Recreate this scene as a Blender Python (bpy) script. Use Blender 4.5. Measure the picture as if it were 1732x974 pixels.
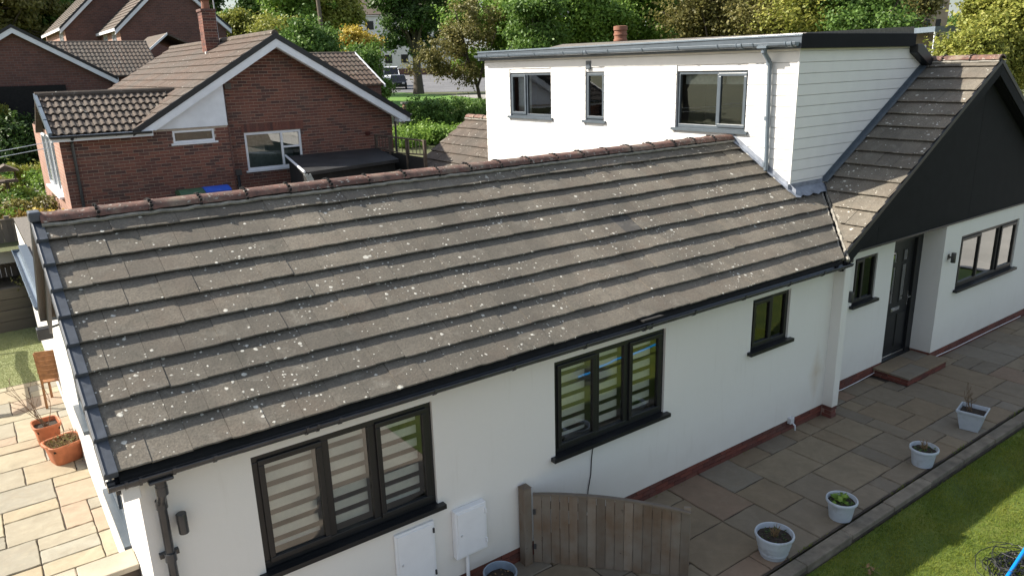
import bpy, bmesh, math, random
import numpy as np
from mathutils import Vector, Matrix

random.seed(7)
RNG = np.random.default_rng(11)
for o in list(bpy.data.objects):
    bpy.data.objects.remove(o, do_unlink=True)
SC = bpy.context.scene
COL = SC.collection

# ------------------------------------------------------------------ camera
cam_data = bpy.data.cameras.new('camera')
cam = bpy.data.objects.new('camera', cam_data)
COL.objects.link(cam)
_R = Vector((0.8087222, -0.5875425, -0.0276080))
_U = Vector((0.1877600, 0.2133913, 0.9587546))
_B = Vector((-0.5574177, -0.7805498, 0.2828913))
CAM = Vector((0.5848, -5.6955, 5.1620))
cam.matrix_world = Matrix(((_R.x, _U.x, _B.x, CAM.x), (_R.y, _U.y, _B.y, CAM.y), (_R.z, _U.z, _B.z, CAM.z), (0, 0, 0, 1)))
cam_data.sensor_fit = 'HORIZONTAL'
cam_data.sensor_width = 36.0
cam_data.lens = 36.0 * 1271.8 / 1732.0
cam_data.clip_start = 0.05
cam_data.clip_end = 3000
SC.camera = cam

# ------------------------------------------------------------------ sun, sky, exposure
SUN_TO = Vector((-0.97, 0.92, 1.0)).normalized()         # direction towards the sun
SUN_EL = math.asin(SUN_TO.z)
world = bpy.data.worlds.new('World')
SC.world = world
world.use_nodes = True
wn = world.node_tree
for n in list(wn.nodes):
    wn.nodes.remove(n)
sky = wn.nodes.new('ShaderNodeTexSky')
sky.sky_type = 'NISHITA'
sky.sun_disc = False
sky.sun_elevation = SUN_EL
sky.sun_rotation = math.atan2(SUN_TO.x, SUN_TO.y)
sky.air_density = 1.0
sky.dust_density = 2.2
sky.ozone_density = 1.0
bg = wn.nodes.new('ShaderNodeBackground')
bg.inputs['Strength'].default_value = 0.088
# broken white cloud over the blue
tc = wn.nodes.new('ShaderNodeTexCoord')
cn = wn.nodes.new('ShaderNodeTexNoise')
cn.inputs['Scale'].default_value = 2.6
cn.inputs['Detail'].default_value = 7
cn.inputs['Roughness'].default_value = 0.6
cr = wn.nodes.new('ShaderNodeValToRGB')
cr.color_ramp.elements[0].position = 0.47
cr.color_ramp.elements[1].position = 0.62
mx = wn.nodes.new('ShaderNodeMixRGB')
mx.inputs['Color2'].default_value = (5.4, 5.7, 6.1, 1)
wo = wn.nodes.new('ShaderNodeOutputWorld')
wn.links.new(tc.outputs['Generated'], cn.inputs['Vector'])
wn.links.new(cn.outputs['Fac'], cr.inputs['Fac'])
wn.links.new(cr.outputs['Color'], mx.inputs['Fac'])
wn.links.new(sky.outputs['Color'], mx.inputs['Color1'])
wn.links.new(mx.outputs['Color'], bg.inputs['Color'])
wn.links.new(bg.outputs['Background'], wo.inputs['Surface'])

sun_d = bpy.data.lights.new('sun', 'SUN')
sun_d.energy = 4.8
sun_d.angle = math.radians(0.55)
sun_d.color = (1.0, 0.93, 0.82)
sun = bpy.data.objects.new('sun', sun_d)
COL.objects.link(sun)
sun.rotation_euler = SUN_TO.to_track_quat('Z', 'Y').to_euler()
sun.location = (0, 0, 40)

SC.render.engine = 'CYCLES'
SC.view_settings.view_transform = 'Standard'
SC.view_settings.look = 'None'
SC.view_settings.gamma = 1.0
SC.view_settings.exposure = 1.0
SC.cycles.max_bounces = 8
SC.cycles.transparent_max_bounces = 16
SC.cycles.caustics_reflective = False
SC.cycles.caustics_refractive = False


# ------------------------------------------------------------------ material helpers
class NT:
    def __init__(s, name):
        s.m = bpy.data.materials.new(name)
        s.m.use_nodes = True
        s.t = s.m.node_tree
        s.b = s.t.nodes['Principled BSDF']
        s.out = s.t.nodes['Material Output']

    def n(s, typ, **kw):
        nd = s.t.nodes.new(typ)
        for k, v in kw.items():
            if k in nd.inputs:
                nd.inputs[k].default_value = v
            else:
                setattr(nd, k, v)
        return nd

    def l(s, a, b):
        s.t.links.new(a, b)

    def pos(s):
        if not hasattr(s, '_p'):
            s._p = s.n('ShaderNodeNewGeometry')
        return s._p.outputs['Position']

    def island(s):
        s.pos()
        return s._p.outputs['Random Per Island']

    def objrand(s):
        return s.n('ShaderNodeObjectInfo').outputs['Random']

    def noise(s, scale, detail=4, rough=0.55, vec=None, dist=0.0):
        nd = s.n('ShaderNodeTexNoise')
        nd.inputs['Scale'].default_value = scale
        nd.inputs['Detail'].default_value = detail
        nd.inputs['Roughness'].default_value = rough
        nd.inputs['Distortion'].default_value = dist
        s.l(vec if vec else s.pos(), nd.inputs['Vector'])
        return nd.outputs['Fac']

    def ramp(s, fac, stops, interp='LINEAR'):
        r = s.n('ShaderNodeValToRGB')
        e = r.color_ramp.elements
        r.color_ramp.interpolation = interp
        while len(e) < len(stops):
            e.new(0.5)
        for i, (p, c) in enumerate(stops):
            e[i].position = p
            e[i].color = c if len(c) == 4 else (*c, 1)
        s.l(fac, r.inputs['Fac'])
        return r.outputs['Color']

    def mix(s, fac, a, b, mode='MIX'):
        m = s.n('ShaderNodeMixRGB', blend_type=mode)
        for v, k in ((fac, 'Fac'), (a, 'Color1'), (b, 'Color2')):
            if hasattr(v, 'links'):
                s.l(v, m.inputs[k])
            elif k == 'Fac':
                m.inputs[k].default_value = v
            else:
                m.inputs[k].default_value = (*v, 1) if len(v) == 3 else v
        return m.outputs['Color']

    def math(s, op, a, b=0.0, clamp=False):
        m = s.n('ShaderNodeMath', operation=op, use_clamp=clamp)
        for v, i in ((a, 0), (b, 1)):
            if hasattr(v, 'links'):
                s.l(v, m.inputs[i])
            else:
                m.inputs[i].default_value = v
        return m.outputs['Value']

    def bump(s, h, strength=0.3, dist=0.01):
        b = s.n('ShaderNodeBump')
        b.inputs['Strength'].default_value = strength
        b.inputs['Distance'].default_value = dist
        s.l(h, b.inputs['Height'])
        s.l(b.outputs['Normal'], s.b.inputs['Normal'])

    def col(s, c):
        if hasattr(c, 'links'):
            s.l(c, s.b.inputs['Base Color'])
        else:
            s.b.inputs['Base Color'].default_value = (*c, 1)

    def rough(s, r):
        if hasattr(r, 'links'):
            s.l(r, s.b.inputs['Roughness'])
        else:
            s.b.inputs['Roughness'].default_value = r


M = {}


def simple(name, col, rough=0.6, var=0.12, scale=8.0, bump=0.0, bscale=60, metal=0.0, objvar=0.0):
    t = NT(name)
    n = t.noise(scale, 5)
    lo = tuple(c * (1 - var) for c in col)
    hi = tuple(min(1, c * (1 + var)) for c in col)
    c = t.ramp(n, [(0.3, lo), (0.7, hi)])
    if objvar:
        f = t.math('MULTIPLY_ADD', t.objrand(), objvar)
        f.node.inputs[2].default_value = 1 - objvar / 2
        mul = t.n('ShaderNodeVectorMath', operation='SCALE')
        t.l(c, mul.inputs[0])
        t.l(f, mul.inputs['Scale'])
        c = mul.outputs[0]
    t.col(c)
    t.rough(rough)
    t.b.inputs['Metallic'].default_value = metal
    if bump:
        t.bump(t.noise(bscale, 4), bump, 0.01)
    M[name] = t.m
    return t.m


simple('anthracite_black', (0.009, 0.010, 0.012), 0.42, 0.15)
simple('anthracite_grey', (0.085, 0.105, 0.125), 0.30, 0.12)
simple('gutter_black', (0.048, 0.049, 0.052), 0.24, 0.25, 5)
simple('gutter_grey', (0.15, 0.185, 0.22), 0.22, 0.10)
simple('verge_grey', (0.070, 0.080, 0.095), 0.42, 0.22, 14)
simple('white_plastic', (0.80, 0.81, 0.83), 0.4, 0.03)
simple('white_paint', (0.72, 0.72, 0.71), 0.5, 0.05)
simple('fascia_white', (0.80, 0.82, 0.85), 0.5, 0.08, 3)
simple('cladding_white', (0.80, 0.79, 0.76), 0.55, 0.03, 4, 0.05, 90)
simple('cladding_dark', (0.010, 0.0115, 0.013), 0.75, 0.15, 5)
simple('room_grey', (0.34, 0.32, 0.29), 0.9, 0.1)
simple('dark_interior', (0.012, 0.012, 0.012), 0.9, 0.1)
M['cladding_dark'].node_tree.nodes['Principled BSDF'].inputs['Specular IOR Level'].default_value = 0.15
simple('curtain', (0.36, 0.38, 0.36), 0.9, 0.2, 14)
simple('blind_fabric', (0.86, 0.85, 0.80), 0.85, 0.04, 30)
simple('chrome', (0.6, 0.6, 0.62), 0.2, 0.05, metal=1.0)
simple('soil', (0.030, 0.022, 0.015), 0.95, 0.5, 40, 0.8, 60)
simple('terracotta', (0.43, 0.145, 0.065), 0.7, 0.18, 12, 0.1, 60)
simple('pot_blue_white', (0.47, 0.53, 0.60), 0.45, 0.10, 10)


def m_pot():
    t = NT('pot_blue_white')
    c = t.mix(t.noise(10, 4), (0.40, 0.45, 0.51), (0.52, 0.57, 0.63))
    c = t.mix(t.ramp(t.noise(6, 6, 0.7), [(0.50, (0, 0, 0)), (0.74, (0.65,) * 3)]), c, (0.20, 0.19, 0.14))
    f = t.math('MULTIPLY_ADD', t.objrand(), 0.3)
    f.node.inputs[2].default_value = 0.82
    sc = t.n('ShaderNodeVectorMath', operation='SCALE')
    t.l(c, sc.inputs[0])
    t.l(f, sc.inputs['Scale'])
    t.col(sc.outputs[0])
    t.rough(0.5)
    M['pot_blue_white'] = t.m


m_pot()
simple('bucket_grey', (0.20, 0.25, 0.31), 0.45, 0.12, 10)
simple('twig', (0.13, 0.085, 0.05), 0.9, 0.4, 30)
simple('dead_plant', (0.20, 0.13, 0.06), 0.9, 0.5, 30)
simple('blue_plastic', (0.004, 0.24, 0.70), 0.3, 0.05)
simple('net_black', (0.012, 0.013, 0.016), 0.5, 0.2)
simple('cable_black', (0.01, 0.01, 0.011), 0.5, 0.1)
simple('bin_green', (0.025, 0.075, 0.035), 0.5, 0.15)
simple('bin_blue', (0.005, 0.065, 0.42), 0.45, 0.1)
simple('teak', (0.30, 0.14, 0.055), 0.6, 0.25, 20)
simple('felt', (0.16, 0.145, 0.125), 0.95, 0.25, 20, 0.5, 200)
simple('felt_black', (0.020, 0.020, 0.021), 0.7, 0.5, 2.0, 0.3, 150)
simple('felt_dark', (0.012, 0.0115, 0.011), 0.95, 0.3, 12)
simple('clay_pot', (0.26, 0.115, 0.07), 0.8, 0.15, 12)
simple('old_timber', (0.10, 0.075, 0.055), 0.85, 0.3, 6)
simple('car_white', (0.75, 0.77, 0.80), 0.25, 0.02)
simple('car_dark', (0.012, 0.013, 0.016), 0.2, 0.1)
simple('rubber', (0.015, 0.015, 0.015), 0.8, 0.2)
simple('lamp_red', (0.06, 0.008, 0.008), 0.3, 0.05)
simple('stone_far', (0.34, 0.27, 0.20), 0.9, 0.25, 1.2)
simple('house_white', (0.72, 0.72, 0.70), 0.8, 0.06, 2)
simple('number_silver', (0.55, 0.56, 0.58), 0.35, 0.05)


def m_render():
    t = NT('wall_render')
    big = t.noise(0.7, 3)
    fine = t.noise(18, 5)
    c = t.mix(big, (0.735, 0.715, 0.675), (0.79, 0.775, 0.74))
    c = t.mix(t.math('MULTIPLY', fine, 0.10), c, (0.60, 0.56, 0.50))
    # weathering: rain runs, dirt near the ground and a rusty run beside the pier
    sx = t.n('ShaderNodeSeparateXYZ')
    t.l(t.pos(), sx.inputs[0])
    mp = t.n('ShaderNodeCombineXYZ')
    t.l(t.math('MULTIPLY', sx.outputs['X'], 11.0), mp.inputs[0])
    t.l(t.math('MULTIPLY', sx.outputs['Y'], 5.0), mp.inputs[1])
    t.l(t.math('MULTIPLY', sx.outputs['Z'], 1.1), mp.inputs[2])
    runs = t.noise(1.0, 4, 0.6, mp.outputs[0])
    rm = t.ramp(runs, [(0.58, (0, 0, 0)), (0.80, (1, 1, 1))])
    c = t.mix(t.math('MULTIPLY', rm, 0.17), c, (0.46, 0.41, 0.34))
    low = t.n('ShaderNodeMapRange', clamp=True)
    for k, v in (('From Min', 0.75), ('From Max', 0.18), ('To Min', 0.0), ('To Max', 0.35)):
        low.inputs[k].default_value = v
    t.l(sx.outputs['Z'], low.inputs['Value'])
    c = t.mix(t.math('MULTIPLY', low.outputs['Result'], t.noise(3.5, 5)), c, (0.36, 0.30, 0.23))
    dx = t.math('ABSOLUTE', t.math('SUBTRACT', sx.outputs['X'], 10.05))
    dz = t.math('ABSOLUTE', t.math('SUBTRACT', sx.outputs['Z'], 0.75))
    rr = t.math('ADD', t.math('MULTIPLY', dx, 4.5), t.math('MULTIPLY', dz, 1.9))
    mk = t.math('SUBTRACT', 1.0, rr, clamp=True)
    mk = t.math('MULTIPLY', mk, t.noise(5, 5))
    c = t.mix(t.math('MULTIPLY', mk, 0.9), c, (0.45, 0.31, 0.17))
    t.col(c)
    t.rough(0.9)
    t.bump(t.math('ADD', t.math('MULTIPLY', t.noise(5, 4), 2.5), t.noise(120, 3)), 0.30, 0.006)
    M['wall_render'] = t.m


m_render()


def m_tile(name, base_lo, base_hi, lichen=1.0, moss=0.3, warm=0.3):
    t = NT(name)
    big = t.noise(1.1, 4)
    mid = t.noise(9, 5, 0.65)
    fine = t.noise(55, 4, 0.7)
    c = t.mix(mid, base_lo, base_hi)
    c = t.mix(t.math('MULTIPLY', big, 0.55), c, tuple(x * 1.30 for x in base_hi))
    # every tile its own shade
    f = t.math('MULTIPLY_ADD', t.objrand(), 0.26)
    f.node.inputs[2].default_value = 0.87
    sc = t.n('ShaderNodeVectorMath', operation='SCALE')
    t.l(c, sc.inputs[0])
    t.l(f, sc.inputs['Scale'])
    c = sc.outputs[0]
    c = t.mix(t.ramp(fine, [(0.35, (0.55,) * 3), (0.65, (0, 0, 0))]), c, (0.045, 0.042, 0.036))
    # warm brown / dark algae patches
    pat = t.ramp(t.noise(2.3, 6, 0.7), [(0.48, (0, 0, 0)), (0.66, (1, 1, 1))])
    c = t.mix(t.math('MULTIPLY', pat, warm), c, (0.150, 0.108, 0.078))
    pat2 = t.ramp(t.noise(3.1, 6, 0.7, dist=0.6), [(0.54, (0, 0, 0)), (0.70, (1, 1, 1))])
    c = t.mix(t.math('MULTIPLY', pat2, moss), c, (0.052, 0.055, 0.040))
    grime = t.ramp(t.noise(0.55, 5, 0.6), [(0.38, (0.50,) * 3), (0.60, (0, 0, 0))])
    c = t.mix(grime, c, (0.072, 0.068, 0.058))
    pale = t.ramp(t.noise(5.5, 5, 0.7, dist=0.8), [(0.56, (0, 0, 0)), (0.72, (0.40,) * 3)])
    c = t.mix(pale, c, (0.30, 0.28, 0.235))
    # lichen: round pale crusts of many sizes
    clus = t.ramp(t.noise(0.9, 3), [(0.42, (0.07,) * 3), (0.62, (1, 1, 1))])
    warp = t.n('ShaderNodeTexNoise')
    warp.inputs['Scale'].default_value = 38
    t.l(t.pos(), warp.inputs['Vector'])
    add = t.n('ShaderNodeMixRGB', blend_type='ADD')
    add.inputs['Fac'].default_value = 0.022
    t.l(t.pos(), add.inputs['Color1'])
    t.l(warp.outputs['Color'], add.inputs['Color2'])
    tot = None
    for sc_, rad, keep in ((5.2, 0.20, 0.30), (10.5, 0.27, 0.46), (17.0, 0.32, 0.48), (32.0, 0.36, 0.42)):
        v = t.n('ShaderNodeTexVoronoi')
        v.inputs['Scale'].default_value = sc_
        t.l(add.outputs['Color'], v.inputs['Vector'])
        sepc = t.n('ShaderNodeSeparateColor')
        t.l(v.outputs['Color'], sepc.inputs[0])
        k = t.math('MULTIPLY', clus, keep * lichen)
        on = t.math('LESS_THAN', sepc.outputs[0], k)
        r = t.math('MULTIPLY', sepc.outputs[1], rad)
        d = t.math('SUBTRACT', r, v.outputs['Distance'])
        s = t.math('MULTIPLY', d, 14.0, clamp=True)
        s = t.math('MULTIPLY', s, on)
        tot = s if tot is None else t.math('MAXIMUM', tot, s)
    tot = t.math('MULTIPLY', tot, t.ramp(t.noise(45, 3), [(0.25, (0.45,) * 3), (0.6, (1, 1, 1))]))
    c = t.mix(tot, c, (0.66, 0.64, 0.56))
    t.col(c)
    t.rough(0.93)
    hh = t.math('ADD', t.math('MULTIPLY', mid, 0.6), t.math('ADD', fine, t.math('MULTIPLY', tot, 0.5)))
    t.bump(hh, 0.55, 0.006)
    M[name] = t.m


m_tile('tile_concrete', (0.164, 0.142, 0.111), (0.234, 0.204, 0.159), 1.0, 0.40, 0.35)
m_tile('tile_new', (0.075, 0.070, 0.066), (0.100, 0.094, 0.088), 0.15, 0.1, 0.1)
m_tile('tile_far', (0.089, 0.065, 0.049), (0.122, 0.091, 0.070), 0.25, 0.15, 0.3)
m_tile('tile_far_red', (0.086, 0.050, 0.034), (0.110, 0.067, 0.046), 0.2, 0.15, 0.3)


def m_clay():
    t = NT('ridge_clay')
    c = t.mix(t.noise(7, 6, 0.7), (0.120, 0.062, 0.048), (0.230, 0.118, 0.088))
    f = t.math('MULTIPLY_ADD', t.objrand(), 0.5)
    f.node.inputs[2].default_value = 0.75
    sc = t.n('ShaderNodeVectorMath', operation='SCALE')
    t.l(c, sc.inputs[0])
    t.l(f, sc.inputs['Scale'])
    c = sc.outputs[0]
    c = t.mix(t.ramp(t.noise(11, 6, 0.75), [(0.44, (0, 0, 0)), (0.68, (0.85,) * 3)]), c, (0.045, 0.040, 0.035))
    c = t.mix(t.ramp(t.noise(24, 4, 0.6), [(0.60, (0, 0, 0)), (0.68, (1, 1, 1))]), c, (0.40, 0.38, 0.33))
    c = t.mix(t.ramp(t.noise(3.2, 4, 0.6), [(0.52, (0, 0, 0)), (0.75, (0.6,) * 3)]), c, (0.30, 0.27, 0.20))
    t.col(c)
    t.rough(0.9)
    t.bump(t.noise(50, 5, 0.7), 0.5, 0.006)
    M['ridge_clay'] = t.m


m_clay()


def m_brick(name, cols, use='obj', rough=0.9):
    t = NT(name)
    r = t.objrand() if use == 'obj' else t.island()
    n = len(cols)
    c = t.ramp(r, [(i / n, cc) for i, cc in enumerate(cols)], 'CONSTANT')
    c = t.mix(t.math('MULTIPLY', t.noise(22, 5, 0.7), 0.55), c, (0.055, 0.030, 0.024))
    c = t.mix(t.ramp(t.noise(2.0, 4), [(0.5, (0, 0, 0)), (0.8, (0.35,) * 3)]), c, (0.12, 0.10, 0.085))
    t.col(c)
    t.rough(rough)
    t.bump(t.noise(90, 4), 0.4, 0.004)
    M[name] = t.m


RB = [(0.260, 0.098, 0.068), (0.225, 0.086, 0.062), (0.285, 0.112, 0.076), (0.175, 0.072, 0.056), (0.245, 0.100, 0.072), (0.115, 0.056, 0.048)]
m_brick('brick_plinth', [(0.15, 0.040, 0.028), (0.19, 0.050, 0.032), (0.115, 0.032, 0.024), (0.16, 0.052, 0.036)], 'obj')
m_brick('brick_neighbour', RB, 'obj')
m_brick('brick_joined', RB, 'island')
simple('mortar', (0.46, 0.38, 0.30), 0.95, 0.2, 20, 0.4, 120)
simple('mortar_red', (0.30, 0.19, 0.15), 0.95, 0.25, 20, 0.4, 120)
simple('mortar_valley', (0.27, 0.255, 0.22), 0.95, 0.3, 14, 0.8, 60)


def m_brickwall(name, c1, c2, mort=(0.17, 0.13, 0.11)):
    """brickwork too far off to pick bricks apart"""
    t = NT(name)
    sx = t.n('ShaderNodeSeparateXYZ')
    t.l(t.pos(), sx.inputs[0])
    cb = t.n('ShaderNodeCombineXYZ')
    t.l(t.math('ADD', sx.outputs['X'], sx.outputs['Y']), cb.inputs[0])
    t.l(sx.outputs['Z'], cb.inputs[1])
    b = t.n('ShaderNodeTexBrick')
    b.inputs['Scale'].default_value = 1.0
    b.inputs['Brick Width'].default_value = 0.225
    b.inputs['Row Height'].default_value = 0.088
    b.inputs['Mortar Size'].default_value = 0.008
    b.inputs['Color1'].default_value = (*c1, 1)
    b.inputs['Color2'].default_value = (*c2, 1)
    b.inputs['Mortar'].default_value = (*mort, 1)
    t.l(cb.outputs[0], b.inputs['Vector'])
    c = t.mix(t.ramp(t.noise(1.4, 5, 0.7), [(0.4, (0, 0, 0)), (0.75, (0.5,) * 3)]), b.outputs['Color'], (0.06, 0.04, 0.035))
    t.col(c)
    t.rough(0.92)
    t.bump(b.outputs['Fac'], -0.4, 0.01)
    M[name] = t.m


m_brickwall('brick_far', (0.182, 0.081, 0.061), (0.124, 0.058, 0.049))
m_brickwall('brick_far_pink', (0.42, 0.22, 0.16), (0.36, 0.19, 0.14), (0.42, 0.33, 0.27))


def m_slab(name, g=1.0, tint=(1.04, 1.0, 0.92)):
    t = NT(name)
    r = t.objrand()
    c = t.ramp(r, [(0.0, (0.271, 0.224, 0.163)), (0.22, (0.246, 0.218, 0.176)), (0.40, (0.291, 0.252, 0.190)), (0.58, (0.215, 0.196, 0.167)),
                   (0.72, (0.283, 0.212, 0.163)), (0.86, (0.250, 0.234, 0.205)), (1.0, (0.303, 0.240, 0.156))], 'CONSTANT')
    veins = t.noise(2.4, 6, 0.65, dist=1.6)
    c = t.mix(t.ramp(veins, [(0.36, (0.35,) * 3), (0.62, (0, 0, 0))]), c, (0.168, 0.134, 0.097))
    c = t.mix(t.ramp(t.noise(7.5, 5, 0.6), [(0.5, (0, 0, 0)), (0.75, (0.3,) * 3)]), c, (0.361, 0.320, 0.251))
    c = t.mix(t.ramp(t.noise(1.3, 5, 0.65), [(0.55, (0, 0, 0)), (0.75, (0.55,) * 3)]), c, (0.139, 0.118, 0.090))
    c = t.mix(t.ramp(t.noise(60, 3, 0.6), [(0.66, (0, 0, 0)), (0.74, (0.5,) * 3)]), c, (0.082, 0.072, 0.057))
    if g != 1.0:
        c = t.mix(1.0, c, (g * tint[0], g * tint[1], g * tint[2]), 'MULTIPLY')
    t.col(c)
    t.rough(0.82)
    t.bump(t.noise(11, 6, 0.65), 0.45, 0.012)
    M[name] = t.m


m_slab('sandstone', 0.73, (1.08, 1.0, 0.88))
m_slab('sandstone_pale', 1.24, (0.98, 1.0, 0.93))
simple('joint_dirt', (0.058, 0.046, 0.036), 0.95, 0.4, 9, 0.5, 80)
simple('concrete_kerb', (0.165, 0.142, 0.108), 0.9, 0.32, 6, 0.5, 70, objvar=0.2)
simple('concrete_beige', (0.40, 0.35, 0.27), 0.9, 0.15, 3, 0.3, 80)
simple('drive_paving', (0.30, 0.25, 0.20), 0.9, 0.22, 2.2, 0.3, 60)
simple('asphalt', (0.145, 0.145, 0.150), 0.85, 0.25, 0.35, 0.2, 40)
simple('pavement_far', (0.30, 0.285, 0.26), 0.9, 0.15, 0.5)
simple('lead', (0.24, 0.265, 0.31), 0.42, 0.30, 9, 0.5, 18)
simple('hoop', (0.1, 0.1, 0.1), 0.5)


def m_wood(name, lo, hi, objv=0.5, scale=1.0, axis='Z', grey=None):
    t = NT(name)
    sx = t.n('ShaderNodeSeparateXYZ')
    t.l(t.pos(), sx.inputs[0])
    cb = t.n('ShaderNodeCombineXYZ')
    for i, a in enumerate('XYZ'):
        k = 1.2 if a == axis else 26.0
        t.l(t.math('MULTIPLY', sx.outputs[a], k * scale), cb.inputs[i])
    g = t.noise(1.0, 5, 0.65, cb.outputs[0], 0.4)
    c = t.mix(g, lo, hi)
    if grey:
        c = t.mix(t.ramp(t.noise(2.6, 4), [(0.40, (0, 0, 0)), (0.65, (1, 1, 1))]), c, grey)
    f = t.math('MULTIPLY_ADD', t.objrand(), objv)
    f.node.inputs[2].default_value = 1 - objv / 2
    sc = t.n('ShaderNodeVectorMath', operation='SCALE')
    t.l(c, sc.inputs[0])
    t.l(f, sc.inputs['Scale'])
    c = sc.outputs[0]
    c = t.mix(t.ramp(t.noise(14, 3), [(0.70, (0, 0, 0)), (0.76, (0.7,) * 3)]), c, (0.04, 0.028, 0.02))
    t.col(c)
    t.rough(0.88)
    t.bump(g, 0.5, 0.006)
    M[name] = t.m


m_wood('gate_wood', (0.105, 0.070, 0.044), (0.190, 0.135, 0.090), 0.50, 1.0, 'Z', (0.190, 0.165, 0.135))
m_wood('fence_wood', (0.130, 0.105, 0.080), (0.215, 0.180, 0.142), 0.4, 0.6, 'Z')
m_wood('sleeper_wood', (0.085, 0.072, 0.055), (0.175, 0.150, 0.115), 0.4, 0.5, 'X')
m_wood('pole_wood', (0.12, 0.095, 0.07), (0.20, 0.165, 0.125), 0.2, 0.4, 'Z')
m_wood('bark', (0.050, 0.040, 0.032), (0.125, 0.100, 0.078), 0.2, 0.35, 'Z')


def m_glass(name, tint=(0.90, 0.94, 0.92), refl=1.0, ior=1.5):
    t = NT(name)
    fr = t.n('ShaderNodeFresnel')
    fr.inputs['IOR'].default_value = ior
    tr = t.n('ShaderNodeBsdfTransparent')
    tr.inputs['Color'].default_value = (*tint, 1)
    gl = t.n('ShaderNodeBsdfGlossy')
    gl.inputs['Roughness'].default_value = 0.012
    gl.inputs['Color'].default_value = (0.95, 0.97, 0.97, 1)
    mx_ = t.n('ShaderNodeMixShader')
    k = t.math('MULTIPLY_ADD', fr.outputs[0], 1.75 * refl, clamp=True)
    k.node.inputs[2].default_value = 0.07 * refl
    t.l(k, mx_.inputs[0])
    t.l(tr.outputs[0], mx_.inputs[1])
    t.l(gl.outputs[0], mx_.inputs[2])
    b = t.n('ShaderNodeBump')
    b.inputs['Strength'].default_value = 0.04
    b.inputs['Distance'].default_value = 0.02
    t.l(t.noise(1.8, 2), b.inputs['Height'])
    t.l(b.outputs['Normal'], gl.inputs['Normal'])
    t.l(mx_.outputs[0], t.out.inputs['Surface'])
    M[name] = t.m


m_glass('glass')
m_glass('glass_soft', (0.80, 0.85, 0.83), 0.60, 1.45)
m_glass('glass_strong', (0.72, 0.80, 0.78), 1.35, 1.55)


def m_leaf(name, cols, transl=0.34, rough=0.55, ns=0.55, nw=0.42):
    t = NT(name)
    n = t.noise(ns, 4)
    r = t.island()
    f = t.math('ADD', t.math('MULTIPLY', r, 1.04 - nw), t.math('MULTIPLY', n, nw))
    k = len(cols)
    c = t.ramp(f, [(0.12 + 0.76 * i / (k - 1), cc) for i, cc in enumerate(cols)])
    t.col(c)
    t.rough(rough)
    t.b.inputs['Specular IOR Level'].default_value = 0.35
    tl = t.n('ShaderNodeBsdfTranslucent')
    t.l(c, tl.inputs['Color'])
    ms = t.n('ShaderNodeMixShader')
    ms.inputs[0].default_value = transl
    t.l(t.b.outputs[0], ms.inputs[1])
    t.l(tl.outputs[0], ms.inputs[2])
    t.l(ms.outputs[0], t.out.inputs['Surface'])
    M[name] = t.m


m_leaf('leaf_dark', [(0.038, 0.073, 0.019), (0.072, 0.131, 0.031), (0.113, 0.191, 0.047)])
m_leaf('leaf_mid', [(0.064, 0.124, 0.025), (0.113, 0.209, 0.041), (0.189, 0.291, 0.062)])
m_leaf('leaf_bright', [(0.104, 0.191, 0.031), (0.179, 0.300, 0.047), (0.273, 0.400, 0.078)])
m_leaf('leaf_yellow', [(0.154, 0.184, 0.036), (0.267, 0.293, 0.054), (0.405, 0.385, 0.090)])
m_leaf('leaf_gold', [(0.302, 0.237, 0.040), (0.490, 0.382, 0.062), (0.679, 0.528, 0.109)])
m_leaf('leaf_olive', [(0.113, 0.113, 0.035), (0.189, 0.182, 0.055), (0.282, 0.246, 0.086)])
m_leaf('leaf_russet', [(0.113, 0.091, 0.031), (0.208, 0.155, 0.047), (0.320, 0.209, 0.070)])
m_leaf('grass_blade', [(0.040, 0.082, 0.008), (0.105, 0.165, 0.016), (0.200, 0.235, 0.028), (0.300, 0.275, 0.070)], 0.30, 0.7, 1.9, 0.80)
m_leaf('turf_blade', [(0.219, 0.251, 0.111), (0.292, 0.326, 0.149), (0.365, 0.376, 0.186)], 0.2, 0.8)


def m_ground(name, cols, s1=0.5, s2=9.0, bump=0.6):
    t = NT(name)
    f = t.math('ADD', t.math('MULTIPLY', t.noise(s1, 5), 0.55), t.math('MULTIPLY', t.noise(s2, 5, 0.7), 0.45))
    k = len(cols)
    t.col(t.ramp(f, [(0.32 + 0.36 * i / (k - 1), c) for i, c in enumerate(cols)]))
    t.rough(0.95)
    t.bump(t.noise(45, 4, 0.7), bump, 0.02)
    M[name] = t.m


m_ground('lawn_soil', [(0.041, 0.066, 0.009), (0.085, 0.125, 0.015), (0.145, 0.158, 0.025)], 1.6, 14)
m_ground('far_grass', [(0.070, 0.160, 0.018), (0.105, 0.225, 0.026), (0.135, 0.25, 0.036)], 0.3, 3)
m_ground('garden_soil', [(0.055, 0.062, 0.024), (0.085, 0.098, 0.035), (0.135, 0.130, 0.060)], 0.35, 3)
m_ground('turf_base', [(0.206, 0.237, 0.112), (0.245, 0.270, 0.132), (0.291, 0.298, 0.151)], 0.8, 25, 0.3)
m_ground('bed_soil', [(0.040, 0.030, 0.022), (0.062, 0.050, 0.036), (0.090, 0.080, 0.050)], 1.0, 8)


# ------------------------------------------------------------------ geometry helpers
WL = {}          # world location of each object that may be a parent


def wl(o):
    return WL.get(o.name, Vector((0, 0, 0)))


def tag(o, label=None, cat=None, group=None, kind=None):
    if label:
        o['label'] = label
    if cat:
        o['category'] = cat
    if group:
        o['group'] = group
    if kind:
        o['kind'] = kind
    return o


def thing(name, loc, label, cat, group=None):
    o = bpy.data.objects.new(name, None)
    o.empty_display_size = 0.2
    COL.objects.link(o)
    o.location = loc
    WL[o.name] = Vector(loc)
    return tag(o, label, cat, group)


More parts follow.
